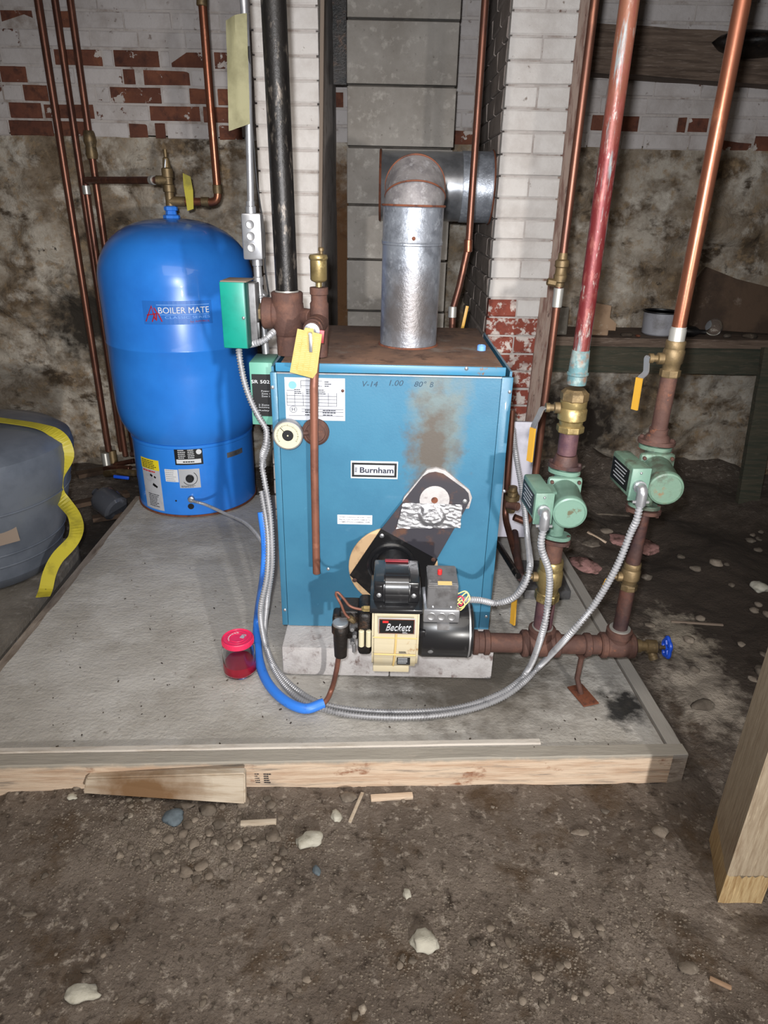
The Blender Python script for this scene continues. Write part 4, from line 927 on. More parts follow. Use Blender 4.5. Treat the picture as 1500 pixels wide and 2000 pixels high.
tube('pipe_run', fillet([(fxp+.058, TY-.0, ho.z+.004), (pE.x+.004, TY-.005, ho.z+.004), (pE.x+.004, 2.85, ho.z+.3), (pE.x+.004, 2.84, CE-.001)], .032), .0150, 'copper', t5, 16)
cyl('elbow_cup', (pE.x+.004, 2.866, ho.z+.035), (pE.x+.004, 2.862, ho.z+.066), .0178, 'dull_brass', t5); cyl('elbow_cup', (pE.x-.032, TY-.003, ho.z+.004), (pE.x-.062, TY-.002, ho.z+.004), .0178, 'dull_brass', t5)
cyl('coupling', PY(392, 12, 2.84)+V((.004, 0, 0)), PY(392, -12, 2.84)+V((.004, 0, .0)), .0185, 'dull_brass', t5)
# fittings near the ground by the tank
mf = thing('valve_manifold', 'cluster of copper tees and a blue handled valve beside the tank base', 'valve', (x1+.05, 3.25, .1))
def nearz(px, py, Y): return PY(px, py, Y)
for (a, b, r, m_) in (((205, 885, 3.30), (212, 930, 3.28), .020, 'solder'), ((205, 915, 3.28), (255, 915, 3.22), .016, 'old_copper'), ((218, 880, 3.34), (222, 905, 3.33), .022, 'dull_brass'), ((232, 922, 3.12), (284, 925, 3.02), .017, 'dull_brass'), ((262, 922, 3.08), (276, 923, 3.05), .021, 'bright_steel'),
                      ((222, 908, 3.32), (262, 900, 3.3), .013, 'old_copper'), ((255, 887, 3.30), (300, 886, 3.28), .013, 'rust_iron'), ((207, 925, 3.22), (240, 922, 3.14), .018, 'dull_brass')):
    cyl('fitting', PY(*a), PY(*b), r, m_, mf, 16)
box('valve_handle', PY(237, 932, 3.05), (.075, .012, .016), 'royal_blue', mf, (0, .1, 0), .004, 2, 'blue valve handle')
# grey plastic cup lying by the pad
gp = PY(233, 978, 2.78)
lathe('plastic_jug', [(.050, 0), (.062, .01), (.064, .09), (.055, .11), (.022, .125), (.02, .15)], (gp.x-.005, gp.y-.02, .052), 'grey_plastic', None, (-.75, .45, .35), 20)
tag(bpy.data.objects['plastic_jug'], 'crumpled dark plastic jug lying in the gap beside the concrete pad', 'jug')

# ================================================================== DARK GREY TANK WITH YELLOW STRAP
GX, GY = -1.43, 2.16
gt = thing('pressure_tank', 'dark grey tapered tank standing at the left edge of the photo', 'tank', (GX, GY, lz))
gz = lambda y: PY(60, y, 2.05).z
GT = .60
gprof = [(.20, 0), (.225, .012), (.25, .05)] + [(.25+.098*k/10, .05+.37*k/10) for k in range(11)] + [(.350, .44), (.344, .47), (.31, .495), (.24, .512), (.12, .52), (.01, .521)]
gb_ = lathe('tank_shell', gprof, (GX, GY, lz), 'grey_tank', gt, (0, 0, 1), 80)
for z in (.10, .145, .30): lathe('groove', [(.25+.098*(z-.05)/.37+.002, 0), (.25+.098*(z-.05)/.37+.0045, .004), (.25+.098*(z-.05)/.37+.004, .008)], (GX, GY, lz+z), 'grey_tank', gt, (0, 0, 1), 80)
def g_r(z): return .25+.098*(z-.05)/.37
P = PY(16, 1045, 1.86); aa = math.atan2(P.x-GX, -(P.y-GY)); z_ = .235; rr_ = g_r(z_)+.0015
box('paper_label', (GX+rr_*math.sin(aa), GY-rr_*math.cos(aa), lz+z_), (.10, .003, .065), 'dust_beige', gt, (math.radians(-14), 0, aa))
# strap: over the top and curling down to the floor on the right
bm = bmesh.new()
def ribbon(name, cp, wd, m, parent, th=.0014):
    P_ = catmull([c[0] for c in cp], .012); S_ = catmull([V(c[1]) for c in cp], .012)
    n = len(P_); S2 = []
    for i in range(n):
        t = i/(n-1)*(len(cp)-1); k = min(int(t), len(cp)-2); S2.append(V(cp[k][1]).lerp(V(cp[k+1][1]), t-k))
    bm = bmesh.new(); R_ = []
    for i, p in enumerate(P_):
        t = (P_[min(i+1, n-1)]-P_[max(i-1, 0)]).normalized(); s = S2[i]; s = (s-t*s.dot(t)).normalized(); nn = t.cross(s)
        R_.append([bm.verts.new(p+s*a*wd/2+nn*b*th) for a, b in ((-1, 0), (1, 0), (1, 1), (-1, 1))])
    for r0, r1 in zip(R_, R_[1:]):
        for k in range(4): bm.faces.new((r0[k], r0[(k+1) % 4], r1[(k+1) % 4], r1[k]))
    bm.faces.new(R_[0]); bm.faces.new(list(reversed(R_[-1]))); bmesh.ops.recalc_face_normals(bm, faces=bm.faces)
    return make(name, bm, m, parent)
yb_ = .03
cp = [((GX-.15, GY+.10, lz+.536), (0, 1, 0)), ((GX+.12, GY+.06, lz+.530), (.1, 1, .0)), ((GX+.30, GY+.03, lz+.508), (.1, 1, 0)), ((GX+.358, GY+.0, lz+.44), (0, 1, 0)), (PY(112, 930, 2.16), (.2, .9, 0)),
      (PY(117, 968, 2.16), (.8, .4, .1)), (PY(146, 1010, 2.10), (1, .1, 0)), (PY(146, 1050, 2.02), (1, -.1, -.1)), (PY(112, 1090, 1.98), (.8, -.1, -.4)), (PY(97, 1120, 1.95), (1, 0, 0)), (PY(90, 1150, 1.92), (1, 0, -.1)), (PY(84, 1166, 1.88), (1, .2, 0))]
st = ribbon('yellow_strap', [(V(a), b) for a, b in cp], .044, 'yellow_strap', None)
tag(st, 'yellow plastic strap draped over the dark grey tank and curling to the floor', 'strap')

# ================================================================== BLACK PIPE, RUSTY TEE, VENT, RELIEF VALVE
BY = 1.775; bX = PY(560, 560, BY).x
bp = thing('black_pipe', 'thick black iron pipe rising from the rusty tee on the boiler', 'pipe', (bX, BY, 1.09))
zt1 = PY(560, 570, BY).z
tube('pipe_run', [(bX, BY, zt1), (bX-.004, BY, 1.6), (bX-.010, BY, CE-.001)], .0275, 'black_iron', bp, 28)
te = thing('pipe_tee', 'large rusty iron tee fitting standing on the boiler top', 'fitting', (bX, BY, BT))
zc1 = PY(555, 612, BY).z
lathe('tee_body', [(.030, 0), (.031, zc1-BT-.055), (.036, zc1-BT-.05), (.040, zc1-BT-.02), (.042, zc1-BT), (.040, zc1-BT+.025), (.034, zt1-BT-.032), (.039, zt1-BT-.03), (.040, zt1-BT-.004), (.037, zt1-BT), (.029, zt1-BT)], (bX, BY, BT+.0008), 'rust_iron', te, (0, 0, 1), 28)
lathe('tee_branch', [(.034, 0), (.034, .035), (.038, .038), (.039, .06), (.036, .063)], (bX, BY, zc1), 'rust_iron', te, (-1, 0, 0), 28)
lathe('reducer', [(.031, .062), (.024, .064), (.022, .085)], (bX, BY, zc1), 'dull_brass', te, (-1, 0, 0), hexn=6)
lathe('pipe_sealant', [(.030, 0), (.030, .004)], (bX, BY, zt1), 'solder', bp, (0, 0, 1), 28)
cyl('tee_outlet', (bX+.03, BY, zc1-.005), (bX+.062, BY-.02, zc1-.005), .020, 'rust_iron', te)
rx_, ry_ = bX+.083, BY-.028
lathe('side_elbow', [(.019, -.10), (.020, -.05), (.023, -.03), (.023, .03), (.020, .035), (.020, .050), (.0225, .052), (.0225, .068)], (rx_, ry_, zc1), 'rust_iron', te, (0, 0, 1), 22)
cyl('front_boss', (rx_, ry_, zc1-.015), (rx_-.008, ry_-.055, zc1-.018), .024, 'rust_iron', te)
av = thing('air_vent', 'brass float air vent on top of the rusty tee', 'vent', (rx_, ry_, zc1+.068))
lathe('vent_body', [(.008, 0), (.008, .010), (.018, .014), (.0205, .018), (.0205, .062), (.0225, .064), (.0235, .068), (.021, .074), (.004, .077)], (rx_, ry_, zc1+.069), 'brass', av, (0, 0, 1), 32)
lathe('vent_cap', [(.004, 0), (.0045, .006), (.007, .007), (.007, .013), (.005, .015)], (rx_+.007, ry_, zc1+.145), 'dull_brass', av, (0, 0, 1), 12)
rv = thing('safety_valve', 'boiler safety relief valve with a long copper discharge pipe and yellow tag', 'valve', (rx_, ry_-.06, .95))
vc = V((rx_-.008, ry_-.055, zc1-.018)); va = V((-.004, -1, -.02)).normalized()
lathe('valve_body', [(.018, 0), (.024, .004), (.024, .028), (.020, .032), (.021, .045), (.018, .048)], vc+va*.001, 'rust_iron', rv, va, 24)
lathe('bonnet', [(.019, 0), (.019, .008), (.011, .009), (.011, .012), (.004, .016), (.004, .042)], vc+va*.049, 'bright_steel', rv, va, 24)
box('test_lever', vc+va*.092+V((.001, 0, -.020)), (.0075, .003, .042), 'bright_steel', rv, (0, 0, 0), .001)
box('red_tag', vc+va*.052+V((.020, 0, -.012)), (.018, .006, .030), 'dark_red', rv, (0, .1, 0), .001)
dy = 1.632; dX = PY(618, 1110, dy).x; dX2 = PY(611, 735, dy).x; zd = PY(618, 1119, dy).z
tube('discharge_pipe', fillet([vc+va*.03+V((.006, 0, -.010)), (dX2+.006, dy+.012, zc1-.075), (dX2+.002, dy, zc1-.15), (dX+.001, dy, .7), (dX, dy, zd)], .03), .0103, 'matte_copper', rv, 20, label='long copper discharge pipe')
bmt = bmesh.new(); tagp = [(581, 642), (594, 645), (596, 640), (612, 642), (613, 649), (629, 653), (619, 728), (611, 739), (566, 727)]
G = [PY(x, y, dy-.018) for x, y in tagp]; add_prism(bmt, G, (0, .0012, 0)); ytg = make('valve_tag', bmt, 'yellow_tag', rv, False, 'yellow printed paper tag')
R_ = random.Random(3); bm = bmesh.new()
for k in range(19):
    y = 656+k*3.6; xa_ = 580-(y-642)*.17+4; 
    for s_ in range(4):
        x = xa_+s_*11; p0, p1 = PY(x, y+s_*.9, dy-.0186), PY(x+R_.uniform(6, 10), y+s_*.9+.8, dy-.0186)
        add_box(bm, (p0+p1)/2, ((p1-p0).length, .0005, .0012), (0, .09, 0))
make('tag_print', bm, 'tan', ytg)

# ================================================================== RELAY BOX, CONDUIT, SWITCHING RELAY
gY = 1.70
gb2 = thing('aquastat_box', 'green covered control box left of the rusty tee', 'control box', (PY(455, 610, gY).x, gY, 1.0))
c = PY(457, 617, gY); w3, h3 = msz(48, c), msz(126, c)
box('cover', (c.x, gY+.02, c.z), (w3, .04, h3), 'green_box', gb2, (0, 0, math.radians(-4)), .003)
box('cover_side', (c.x+w3*.02, gY+.020, c.z), (w3+.001, .038, h3+.001), 'dark_green', gb2, (0, 0, math.radians(-4)), .002)
box('base_box', (c.x+.012, gY+.062, c.z), (w3+.016, .045, h3-.01), 'grey_box', gb2, (0, 0, math.radians(-4)), .004)
box('dusty_top', (c.x+.006, gY+.04, c.z+h3/2+.001), (w3+.004, .08, .003), 'dust_beige', gb2, (0, 0, math.radians(-4)), .001)
screw((c.x+w3*.40, gY-.004, c.z-.004), .004, 'bright_steel', gb2)
cyl('bulb_nipple', (c.x+w3/2-.005, gY+.06, zc1-.003), (bX-.070, BY-.0, zc1), .016, 'dull_brass', gb2)
box('terminal_bracket', (c.x+w3/2+.014, gY+.055, c.z-.045), (.020, .03, .05), 'black_plate', gb2, (0, 0, 0), .002)
# conduit with octagonal and rectangular boxes
cY = 1.80
cj = PY(495, 462, cY); jw, jh = msz(38, cj), msz(84, cj)
cnd = thing('electrical_conduit', 'galvanised electrical conduit with a junction box dropping in front of the left pier', 'conduit', (cj.x, cY, 1.05))
cx1_ = PY(477, 60, cY).x
tube('conduit_run', fillet([(cx1_, cY, CE-.001), (cx1_+.003, cY, 1.6), (cj.x-.003, cY, cj.z+jh/2)], .05), .0085, 'bright_steel', cnd, 16)
box('junction_box', (cj.x, cY+.0, cj.z), (jw, .045, jh), 'bright_steel', cnd, (0, 0, 0), .005)
for k in range(3): lathe('knockout', [(.0105, 0), (.0105, .0007), (.0095, .0011), (.0085, .0005), (.0003, .0005)], (cj.x-.002, cY-.0225, cj.z+.028-k*.026), 'steel', cnd, (0, -1, 0), 20)
lathe('connector', [(.013, 0), (.013, .014), (.0105, .016), (.0105, .026)], (cj.x-.003, cY, cj.z+jh/2), 'bright_steel', cnd, (0, 0, 1), 16)
lathe('connector', [(.013, 0), (.013, .014), (.0105, .016), (.0105, .04), (.013, .042), (.013, .06)], (cj.x+.006, cY, cj.z-jh/2), 'steel', cnd, (0, 0, -1), 16)
lz0 = PY(505, 690, cY).z
tube('lower_run', [(cj.x+.006, cY, cj.z-jh/2-.05), (cj.x+.012, cY, 1.06), (cj.x+.016, cY, lz0)], .0095, 'steel', cnd, 16)
ob_c = PY(500, 588, cY+.005); lathe('round_box', [(.034, 0), (.036, .003), (.036, .030), (.034, .034)], (ob_c.x-.004, cY+.03, ob_c.z), 'steel', cnd, (0, -1, 0), hexn=8)
bpy.data.objects['round_box']['label'] = 'octagonal steel box'
cyl('locknut', (cj.x+.008, cY, cj.z-jh/2-.085), (cj.x+.008, cY, cj.z-jh/2-.091), .018, 'steel', cnd, 16)
# black wire down the conduit
tube('black_wire', catmull([PY(486, 90, cY-.012), PY(490, 200, cY+.012), PY(499, 330, cY+.016), PY(508, 400, cY+.02), PY(516, 450, cY+.026), PY(518, 520, cY+.02), PY(526, 580, cY+.02)], .02), .0022, 'black', cnd, 8)
# hanging card
bm = bmesh.new(); G = []
for i in range(9):
    row = []
    for j in range(17):
        u_, v_ = i/8, j/16; x = 441+u_*43-v_*0+6*v_*(1-u_)+4*u_*v_; y = 40+v_*212+(4-u_*14)*(v_)-u_*12*(1-v_); p = PY(x, y, cY-.016)
        row.append(bm.verts.new(p+V((0, -.02*math.sin(u_*2.6)*(.5+.5*math.cos(v_*3))+.004*noise.noise(V((u_*3, v_*5, 0))), 0))))
    G.append(row)
for i in range(8):
    for j in range(16): bm.faces.new((G[i][j], G[i+1][j], G[i+1][j+1], G[i][j+1]))
r_ = bmesh.ops.extrude_face_region(bm, geom=list(bm.faces))
for g in r_['geom']:
    if isinstance(g, bmesh.types.BMVert): g.co.y += .0012
bmesh.ops.recalc_face_normals(bm, faces=bm.faces)
tag(make('inspection_card', bm, 'khaki_tag', None, True), 'faded khaki paper card tied to the conduit at the top', 'card')
# switching relay on the left side of the boiler
sY = 1.74; c = PY(508, 765, sY)
x_r = bxl-.003; x_l = PY(489, 765, sY).x
sr = thing('switching_relay', 'pale green and black relay box mounted at the left side of the boiler', 'control box', ((x_l+x_r)/2, sY+.05, c.z))
ztop, zbot = PY(508, 708, sY).z, PY(508, 830, sY).z
zb1, zb2 = PY(508, 731, sY).z, PY(508, 812, sY).z
bxx = (x_r-x_l+.0)
box('case', ((x_l+x_r)/2, sY+.056, (ztop+zbot)/2), (bxx, .11, ztop-zbot), 'relay_green', sr, (0, 0, 0), .003)
fb = box('front_panel', ((x_l+x_r)/2+.002, sY-.001, (zb1+zb2)/2), (bxx-.008, .004, zb1-zb2), 'black', sr)
cc = (x_l+x_r)/2
text('panel_lettering', 'SR 502', (cc-.002, sY-.0032, PY(508, 745, sY).z), bxx*.78, .0085, 'white', fb, 0, .0005)
for k, (t, y) in enumerate((('Power', 763), ('Zone 1', 768), ('Zone 2', 773))): text('panel_lettering', t, (cc+.010, sY-.0032, PY(508, y, sY).z), bxx*.36, .0042, 'silver_label', fb)
for k, (t, y) in enumerate((('2 Zone', 790), ('Switching', 795), ('Relay', 801))): text('panel_lettering', t, (cc+.004, sY-.0032, PY(508, y, sY).z), bxx*.46, .0044, 'silver_label', fb)
# ================================================================== RISERS, PUMPS AND THE MANIFOLD ON THE RIGHT
RYY = 1.53
mz_ = PY(1060, 1257, RYY).z; X1 = PY(1055, 1257, RYY).x; X2 = PY(1205, 1257, RYY).x
rzz = lambda y, x=1120: PY(x, y, RYY).z
man = thing('return_manifold', 'rusty horizontal iron pipe manifold in front of the pad\'s right half', 'pipe', (X1, RYY, SL))
xa_ = PY(922, 1258, RYY).x
cyl('pipe_run', (xa_-.09, RYY, mz_), (X2-.02, RYY, mz_), .0262, 'rust_iron', man, 26)
lathe('coupling', [(.031, 0), (.034, .003), (.034, .014), (.030, .016), (.030, .03), (.034, .032), (.034, .044), (.030, .047)], (xa_, RYY, mz_), 'rust_iron', man, (1, 0, 0), hexn=None, seg=24)
cyl('boiler_leg', (xa_-.07, RYY+.01, mz_), (xa_-.07, YB-.008, mz_-.0), .024, 'rust_iron', man, 20)
def tee(x, r=.037, hw=.052):
    lathe('tee_fitting', [(r-.004, 0), (r, .004), (r, .016), (r-.004, .019), (r-.001, hw), (r-.004, 2*hw-.019), (r, 2*hw-.016), (r, 2*hw-.004), (r-.004, 2*hw)], (x-hw, RYY, mz_), 'rust_iron', man, (1, 0, 0), 28)
    lathe('tee_branch', [(r-.006, 0), (r-.006, .03), (r-.001, .034), (r-.001, .05), (r-.005, .053)], (x, RYY, mz_), 'rust_iron', man, (0, 0, 1), 28)
    lathe('sealant_ring', [(.0275, 0), (.0275, .003)], (x, RYY, mz_+.0535), 'solder', man, (0, 0, 1), 24)
tee(X1); tee(X2, .035, .047)
uc = PY(1147, 1257, RYY).x; lathe('union', [(.029, 0), (.032, .003), (.032, .016), (.029, .019)], (uc-.01, RYY, mz_), 'rust_iron', man, (1, 0, 0), 20)
sx_ = PY(1133, 1300, RYY).x; fp = PZ(1130, 1345, SL)
st_o = thing('pipe_support', 'small rusty floor stand propping up the manifold pipe', 'stand', (sx_, RYY-.03, SL))
tube('stem', [(sx_, RYY, mz_-.036), (sx_-.004, RYY-.005, SL+.05), (fp.x, RYY-.012, SL+.003)], .0075, 'rust_iron', st_o, 12)
lathe('saddle', [(.008, 0), (.010, .008), (.018, .014), (.020, .018)], (sx_, RYY, mz_-.046), 'rust_iron', st_o, (0, 0, 1), 18)
box('base_plate', (fp.x+.004, RYY-.018, SL+.0022), (.048, .085, .004), 'rust_ring', st_o, (0, 0, math.radians(18)), .001)
dv = thing('drain_valve', 'brass drain valve with a blue handwheel at the right end of the manifold', 'valve', (X2+.09, RYY, mz_))
lathe('valve_body', [(.018, 0), (.018, .016), (.014, .018), (.014, .03), (.019, .033), (.019, .058), (.012, .062), (.006, .066), (.005, .088)], (X2+.048, RYY, mz_), 'dull_brass', dv, (1, 0, -.05), 18)
lathe('hose_outlet', [(.012, 0), (.012, .018), (.014, .02), (.014, .03)], (X2+.092, RYY, mz_-.008), 'dull_brass', dv, (.35, -.5, -.8), 16)
hw_c = V((X2+.137, RYY, mz_-.004))
tube('handwheel', [hw_c+V((0, math.cos(t)*.022*(1+.10*math.cos(5*t)), math.sin(t)*.026*(1+.10*math.cos(5*t)))) for t in [2*math.pi*k/40 for k in range(41)]], .0055, 'royal_blue', dv, 8)
for k in range(4):
    t = math.pi/4+k*math.pi/2; cyl('spoke', hw_c, hw_c+V((0, math.cos(t)*.02, math.sin(t)*.024)), .0045, 'royal_blue', dv, 8)
cyl('hub', hw_c-V((.006, 0, 0)), hw_c+V((.007, 0, 0)), .009, 'royal_blue', dv, 12)

def ball_valve(root, x, y, za, zb_, r, m='brass', ringm='brass'):
    L = zb_-za
    lathe('valve_body', [(r*.82, 0), (r*.86, L*.02), (r*.86, L*.2), (r*.80, L*.22), (r*.84, L*.36), (r, L*.42), (r, L*.72), (r*.9, L*.78), (r*.92, L*.80), (r*.92, L*.97), (r*.86, L)], (x, y, za), m, root, (0, 0, 1), 28)
    lathe('hex_end', [(r*.95, 0), (r*.97, .002), (r*.97, L*.17), (r*.95, L*.19)], (x, y, za+.001), m, root, (0, 0, 1), hexn=8)
def lever(root, x, y, z, r, steel_pts, yel_pts, dirx=-1):
    lathe('valve_stem', [(.013, 0), (.013, .012), (.008, .014), (.008, .022), (.011, .023), (.011, .032)], (x+dirx*(r-.002), y, z), 'dull_brass', root, (dirx, 0, 0), 14)
    hdl = ribbon2('lever_arm', steel_pts, .014, .0028, 'bright_steel', root)
    if yel_pts: ribbon2('lever_grip', yel_pts, .016, .0048, 'yellow', hdl)
def ribbon2(name, pts, wd, th, m, parent):
    """flat bar: width runs along y, thickness across"""
    P_ = fillet(pts, .012, 5); bm = bmesh.new(); R_ = []
    for i, p in enumerate(P_):
        t = (P_[min(i+1, len(P_)-1)]-P_[max(i-1, 0)]).normalized(); s = V((.55, -.83, 0)); s = (s-t*s.dot(t)).normalized(); nn = t.cross(s)
        R_.append([bm.verts.new(p+s*a*wd/2+nn*b*th/2) for a, b in ((-1, -1), (1, -1), (1, 1), (-1, 1))])
    for r0, r1 in zip(R_, R_[1:]):
        for k in range(4): bm.faces.new((r0[k], r0[(k+1) % 4], r1[(k+1) % 4], r1[k]))
    bm.faces.new(R_[0]); bm.faces.new(list(reversed(R_[-1]))); bmesh.ops.recalc_face_normals(bm, faces=bm.faces)
    return make(name, bm, m, parent)
def flange(root, x, y, z, th, m, r=.030, ax=1):
    """oval two-bolt flange with its long side across the view"""
    bm = bmesh.new(); P_ = []
    for k in range(40):
        t = 2*math.pi*k/40; rx2 = r*1.42*abs(math.cos(t))**.8*(1 if math.cos(t) > 0 else -1); P_.append(V((x+rx2*math.cos(ax)-r*1.0*math.sin(t)*math.sin(ax)*1, y+rx2*math.sin(ax)+r*1.0*math.sin(t)*math.cos(ax), z)))
    add_prism(bm, P_, (0, 0, th)); bmesh.ops.bevel(bm, geom=[e for e in bm.edges], offset=.0012, segments=1, affect='EDGES')
    return make('flange', bm, m, root)
def pump(x, zc, ex, ez, label, dusty, zfa, zfb):
    m = 'pump_green_dusty' if dusty else 'pump_green'; mm = 'pump_green'
    p = thing('circulator_pump', label, 'pump', (x, RYY, zfb))
    g_ = lathe('volute', [(.020, 0), (.020, .012), (.022, .022), (.028, .03), (.030, .045), (.028, .06), (.022, .075), (.020, .085), (.020, .1)], (x, RYY, zc-.05), m, p, (0, 0, 1), 26)
    lathe('volute_neck', [(.019, zfb-zc+.006), (.019, -.04), (.021, 0), (.019, .04), (.019, zfa-zc-.006)], (x, RYY, zc), m, p, (0, 0, 1), 26)
    for z, s in ((zfa-.011, 1), (zfb+.001, -1)): flange(p, x, RYY, z, .010, m, .027, -.5)
    # motor barrel towards the viewer
    bx = V((ex, 1.385, ez)); b0 = V((x-.002, RYY-.018, zc-.002)); d = (bx-b0).normalized(); L = (bx-b0).length
    sq_ = add_box(bmesh.new(), b0+d*.012, (.082, .018, .078), (0, 0, 0), .008, 2); make('motor_flange', sq_, m, p, True)
    for sx in (-1, 1):
        for sz in (-1, 1): cyl('flange_bolt', b0+d*.02+V((sx*.032, 0, sz*.030)), b0+d*.029+V((sx*.032, 0, sz*.030)), .0045, 'rust_iron', p, hexn=6)
    R = .0372
    lathe('motor_barrel', [(R*.92, .018), (R*.97, .025), (R*.985, L-.022), (R*1.03, L-.018), (R*1.04, L-.006), (R*1.0, L-.001), (R*.9, L+.001), (R*.88, L-.001), (.001, L-.0012)], b0, m if dusty else mm, p, d, 48)
    # terminal box on the left of the barrel
    tb = box('terminal_box', (ex-.062, RYY-.078, ez+.010), (.040, .118, .072), m, p, (0, 0, math.radians(4)), .006, 2)
    box('box_neck', (ex-.036, RYY-.07, ez+.010), (.030, .05, .04), m, p)
    fp_ = box('box_rim', (ex-.0585, RYY-.139, ez+.008), (.043, .006, .076), mm, p, (0, 0, math.radians(4)), .002)
    lb = box('name_label', (ex-.0828, RYY-.078, ez+.010), (.0012, .095, .05), 'black', p, (0, 0, math.radians(4)), label='black and silver data label')
    for k in range(5): box('label_line', (ex-.0838, RYY-.078, ez+.028-k*.008), (.0008, .07-.01*(k % 3), .0022), 'silver_label', lb, (0, 0, math.radians(4)))
    scr = screw((ex-.060, RYY-.1425, ez+.036), .003, 'steel', p)
    return p
zA = rzz(950, 1100); eP = PY(1113, 1003, 1.385)
pump(X1, zA, eP.x, eP.z, 'pale green circulator pump on the thick patinated riser, nearest the boiler', False, rzz(915), rzz(1050))
zB = PY(1280, 905, RYY).z; eP2 = PY(1301, 956, 1.385)
pump(X2, zB, eP2.x, eP2.z, 'pale green circulator pump with rusty flanges on the right riser', True, PY(1280, 868, RYY).z, PY(1260, 990, RYY).z)

def riser(name, label, x, parts):
    t = thing(name, label, 'pipe', (x, RYY, mz_+.05)); return t
r1 = riser('supply_riser', 'thick red and green stained copper riser beside the boiler with brass ball valves', X1, None)
z_ = lambda y: rzz(y)
tube('copper_pipe', [(X1, RYY, z_(690)), (X1, RYY, 1.4), (X1, RYY, CE-.001)], .0182, 'flux_copper', r1, 28)
lathe('sweat_adapter', [(.0215, 0), (.0215, .020), (.024, .022), (.024, .026), (.0215, .028), (.0205, .06), (.0195, z_(690)-z_(748)+.01)], (X1, RYY, z_(750)), 'patina', r1, (0, 0, 1), 24)
lathe('adapter_hex', [(.030, 0), (.032, .003), (.032, .019), (.027, .023), (.023, .027)], (X1, RYY, z_(782)), 'dull_brass', r1, (0, 0, 1), hexn=8)
ball_valve(r1, X1, RYY, z_(843), z_(781), .033)
lever(r1, X1, RYY, z_(797), .033, [(X1-.060, RYY, z_(797)), (X1-.072, RYY-.004, z_(797)), (X1-.078, RYY-.006, z_(812)), PY(1042, 832, RYY), PY(1040, 845, RYY)], [PY(1041, 836, RYY-.002), PY(1034, 901, RYY-.002)])
cyl('nipple', (X1, RYY, z_(887)), (X1, RYY, z_(842)), .0225, 'purple_iron', r1, 24)
lathe('pipe_flange', [(.030, 0), (.030, .002), (.028, .012), (.026, .020), (.0245, .024)], (X1, RYY, z_(906)), 'dark_rust', r1, (0, 0, 1), 24)
flange(r1, X1, RYY, z_(913)-.0, .010, 'dark_rust', .028, -.5)
flange(r1, X1, RYY, z_(1051)-.011, .010, 'dark_rust', .028, -.5)
for s in (-1, 1):
    for za, zb_ in ((z_(913)-.018, z_(913)+.016), (z_(1051)-.018, z_(1051)+.014)):
        cyl('flange_bolt', (X1+s*.033*math.cos(.5), RYY-s*.033*math.sin(.5), za), (X1+s*.033*math.cos(.5), RYY-s*.033*math.sin(.5), zb_), .0055, 'dark_rust', r1, hexn=6)
cyl('nipple', (X1, RYY, z_(1100)), (X1, RYY, z_(1050)-.004), .0235, 'rust_iron', r1, 24)
ball_valve(r1, X1, RYY, z_(1172), z_(1094), .033, 'brass')
lever(r1, X1, RYY, z_(1128), .033, [(X1-.062, RYY, z_(1128)), (X1-.066, RYY-.0, z_(1140)), PY(1004, 1168, RYY)], [PY(1005, 1166, RYY-.002), PY(1001, 1219, RYY-.002)])
cyl('nipple', (X1, RYY, mz_+.045), (X1, RYY, z_(1170)), .0245, 'purple_iron', r1, 24)
r2 = riser('return_riser', 'copper and rusty iron riser with the rightmost pump and a yellow lever valve', X2, None)
z_ = lambda y: PY(1280, y, RYY).z
tube('copper_pipe', [(X2, RYY, z_(640)), (X2, RYY, 1.4), (X2, RYY, CE-.001)], .0152, 'copper', r2, 28)
lathe('sweat_adapter', [(.0175, 0), (.0175, .028), (.0165, .03), (.0165, .034)], (X2, RYY, z_(668)), 'solder', r2, (0, 0, 1), 20)
ball_valve(r2, X2, RYY, z_(735), z_(664), .0235, 'dull_brass')
lever(r2, X2, RYY, z_(700), .0235, [(X2-.045, RYY, z_(697)), (X2-.058, RYY, z_(697)), PY(1262, 728, RYY), PY(1250, 738, RYY), PY(1248, 748, RYY)], [PY(1249, 738, RYY-.002), PY(1239, 800, RYY-.002)])
cyl('nipple', (X2, RYY, z_(842)), (X2, RYY, z_(730)), .0185, 'rust_iron', r2, 24)
lathe('pipe_flange', [(.030, 0), (.030, .004), (.026, .012), (.0215, .016), (.0215, .03)], (X2, RYY, z_(860)), 'rust_iron', r2, (0, 0, 1), 24)
flange(r2, X2, RYY, z_(866)-.0, .010, 'rust_iron', .030, -.5); z2_ = PY(1260, 991, RYY).z; flange(r2, X2, RYY, z2_-.011, .010, 'rust_iron', .030, -.5)
for s in (-1, 1):
    for za, zb_ in ((z_(866)-.020, z_(866)+.016), (z2_-.02, z2_+.014)):
        cyl('flange_bolt', (X2+s*.034*math.cos(.5), RYY-s*.034*math.sin(.5), za), (X2+s*.034*math.cos(.5), RYY-s*.034*math.sin(.5), zb_), .0055, 'rust_iron', r2, hexn=6)
z_ = lambda y: PY(1230, y, RYY).z
cyl('nipple', (X2, RYY, z_(1105)), (X2, RYY, z2_-.008), .0185, 'dark_rust', r2, 24)
ball_valve(r2, X2, RYY, z_(1150), z_(1098), .024, 'dull_brass')
lever(r2, X2, RYY, z_(1126), .024, [(X2-.046, RYY, z_(1128)), (X2-.052, RYY, z_(1132)), (X2-.056, RYY, z_(1138))], [(X2-.054, RYY, z_(1134)), (X2-.062, RYY, z_(1155))])
cyl('nipple', (X2, RYY, mz_+.045), (X2, RYY, z_(1148)), .0192, 'dark_rust', r2, 24)

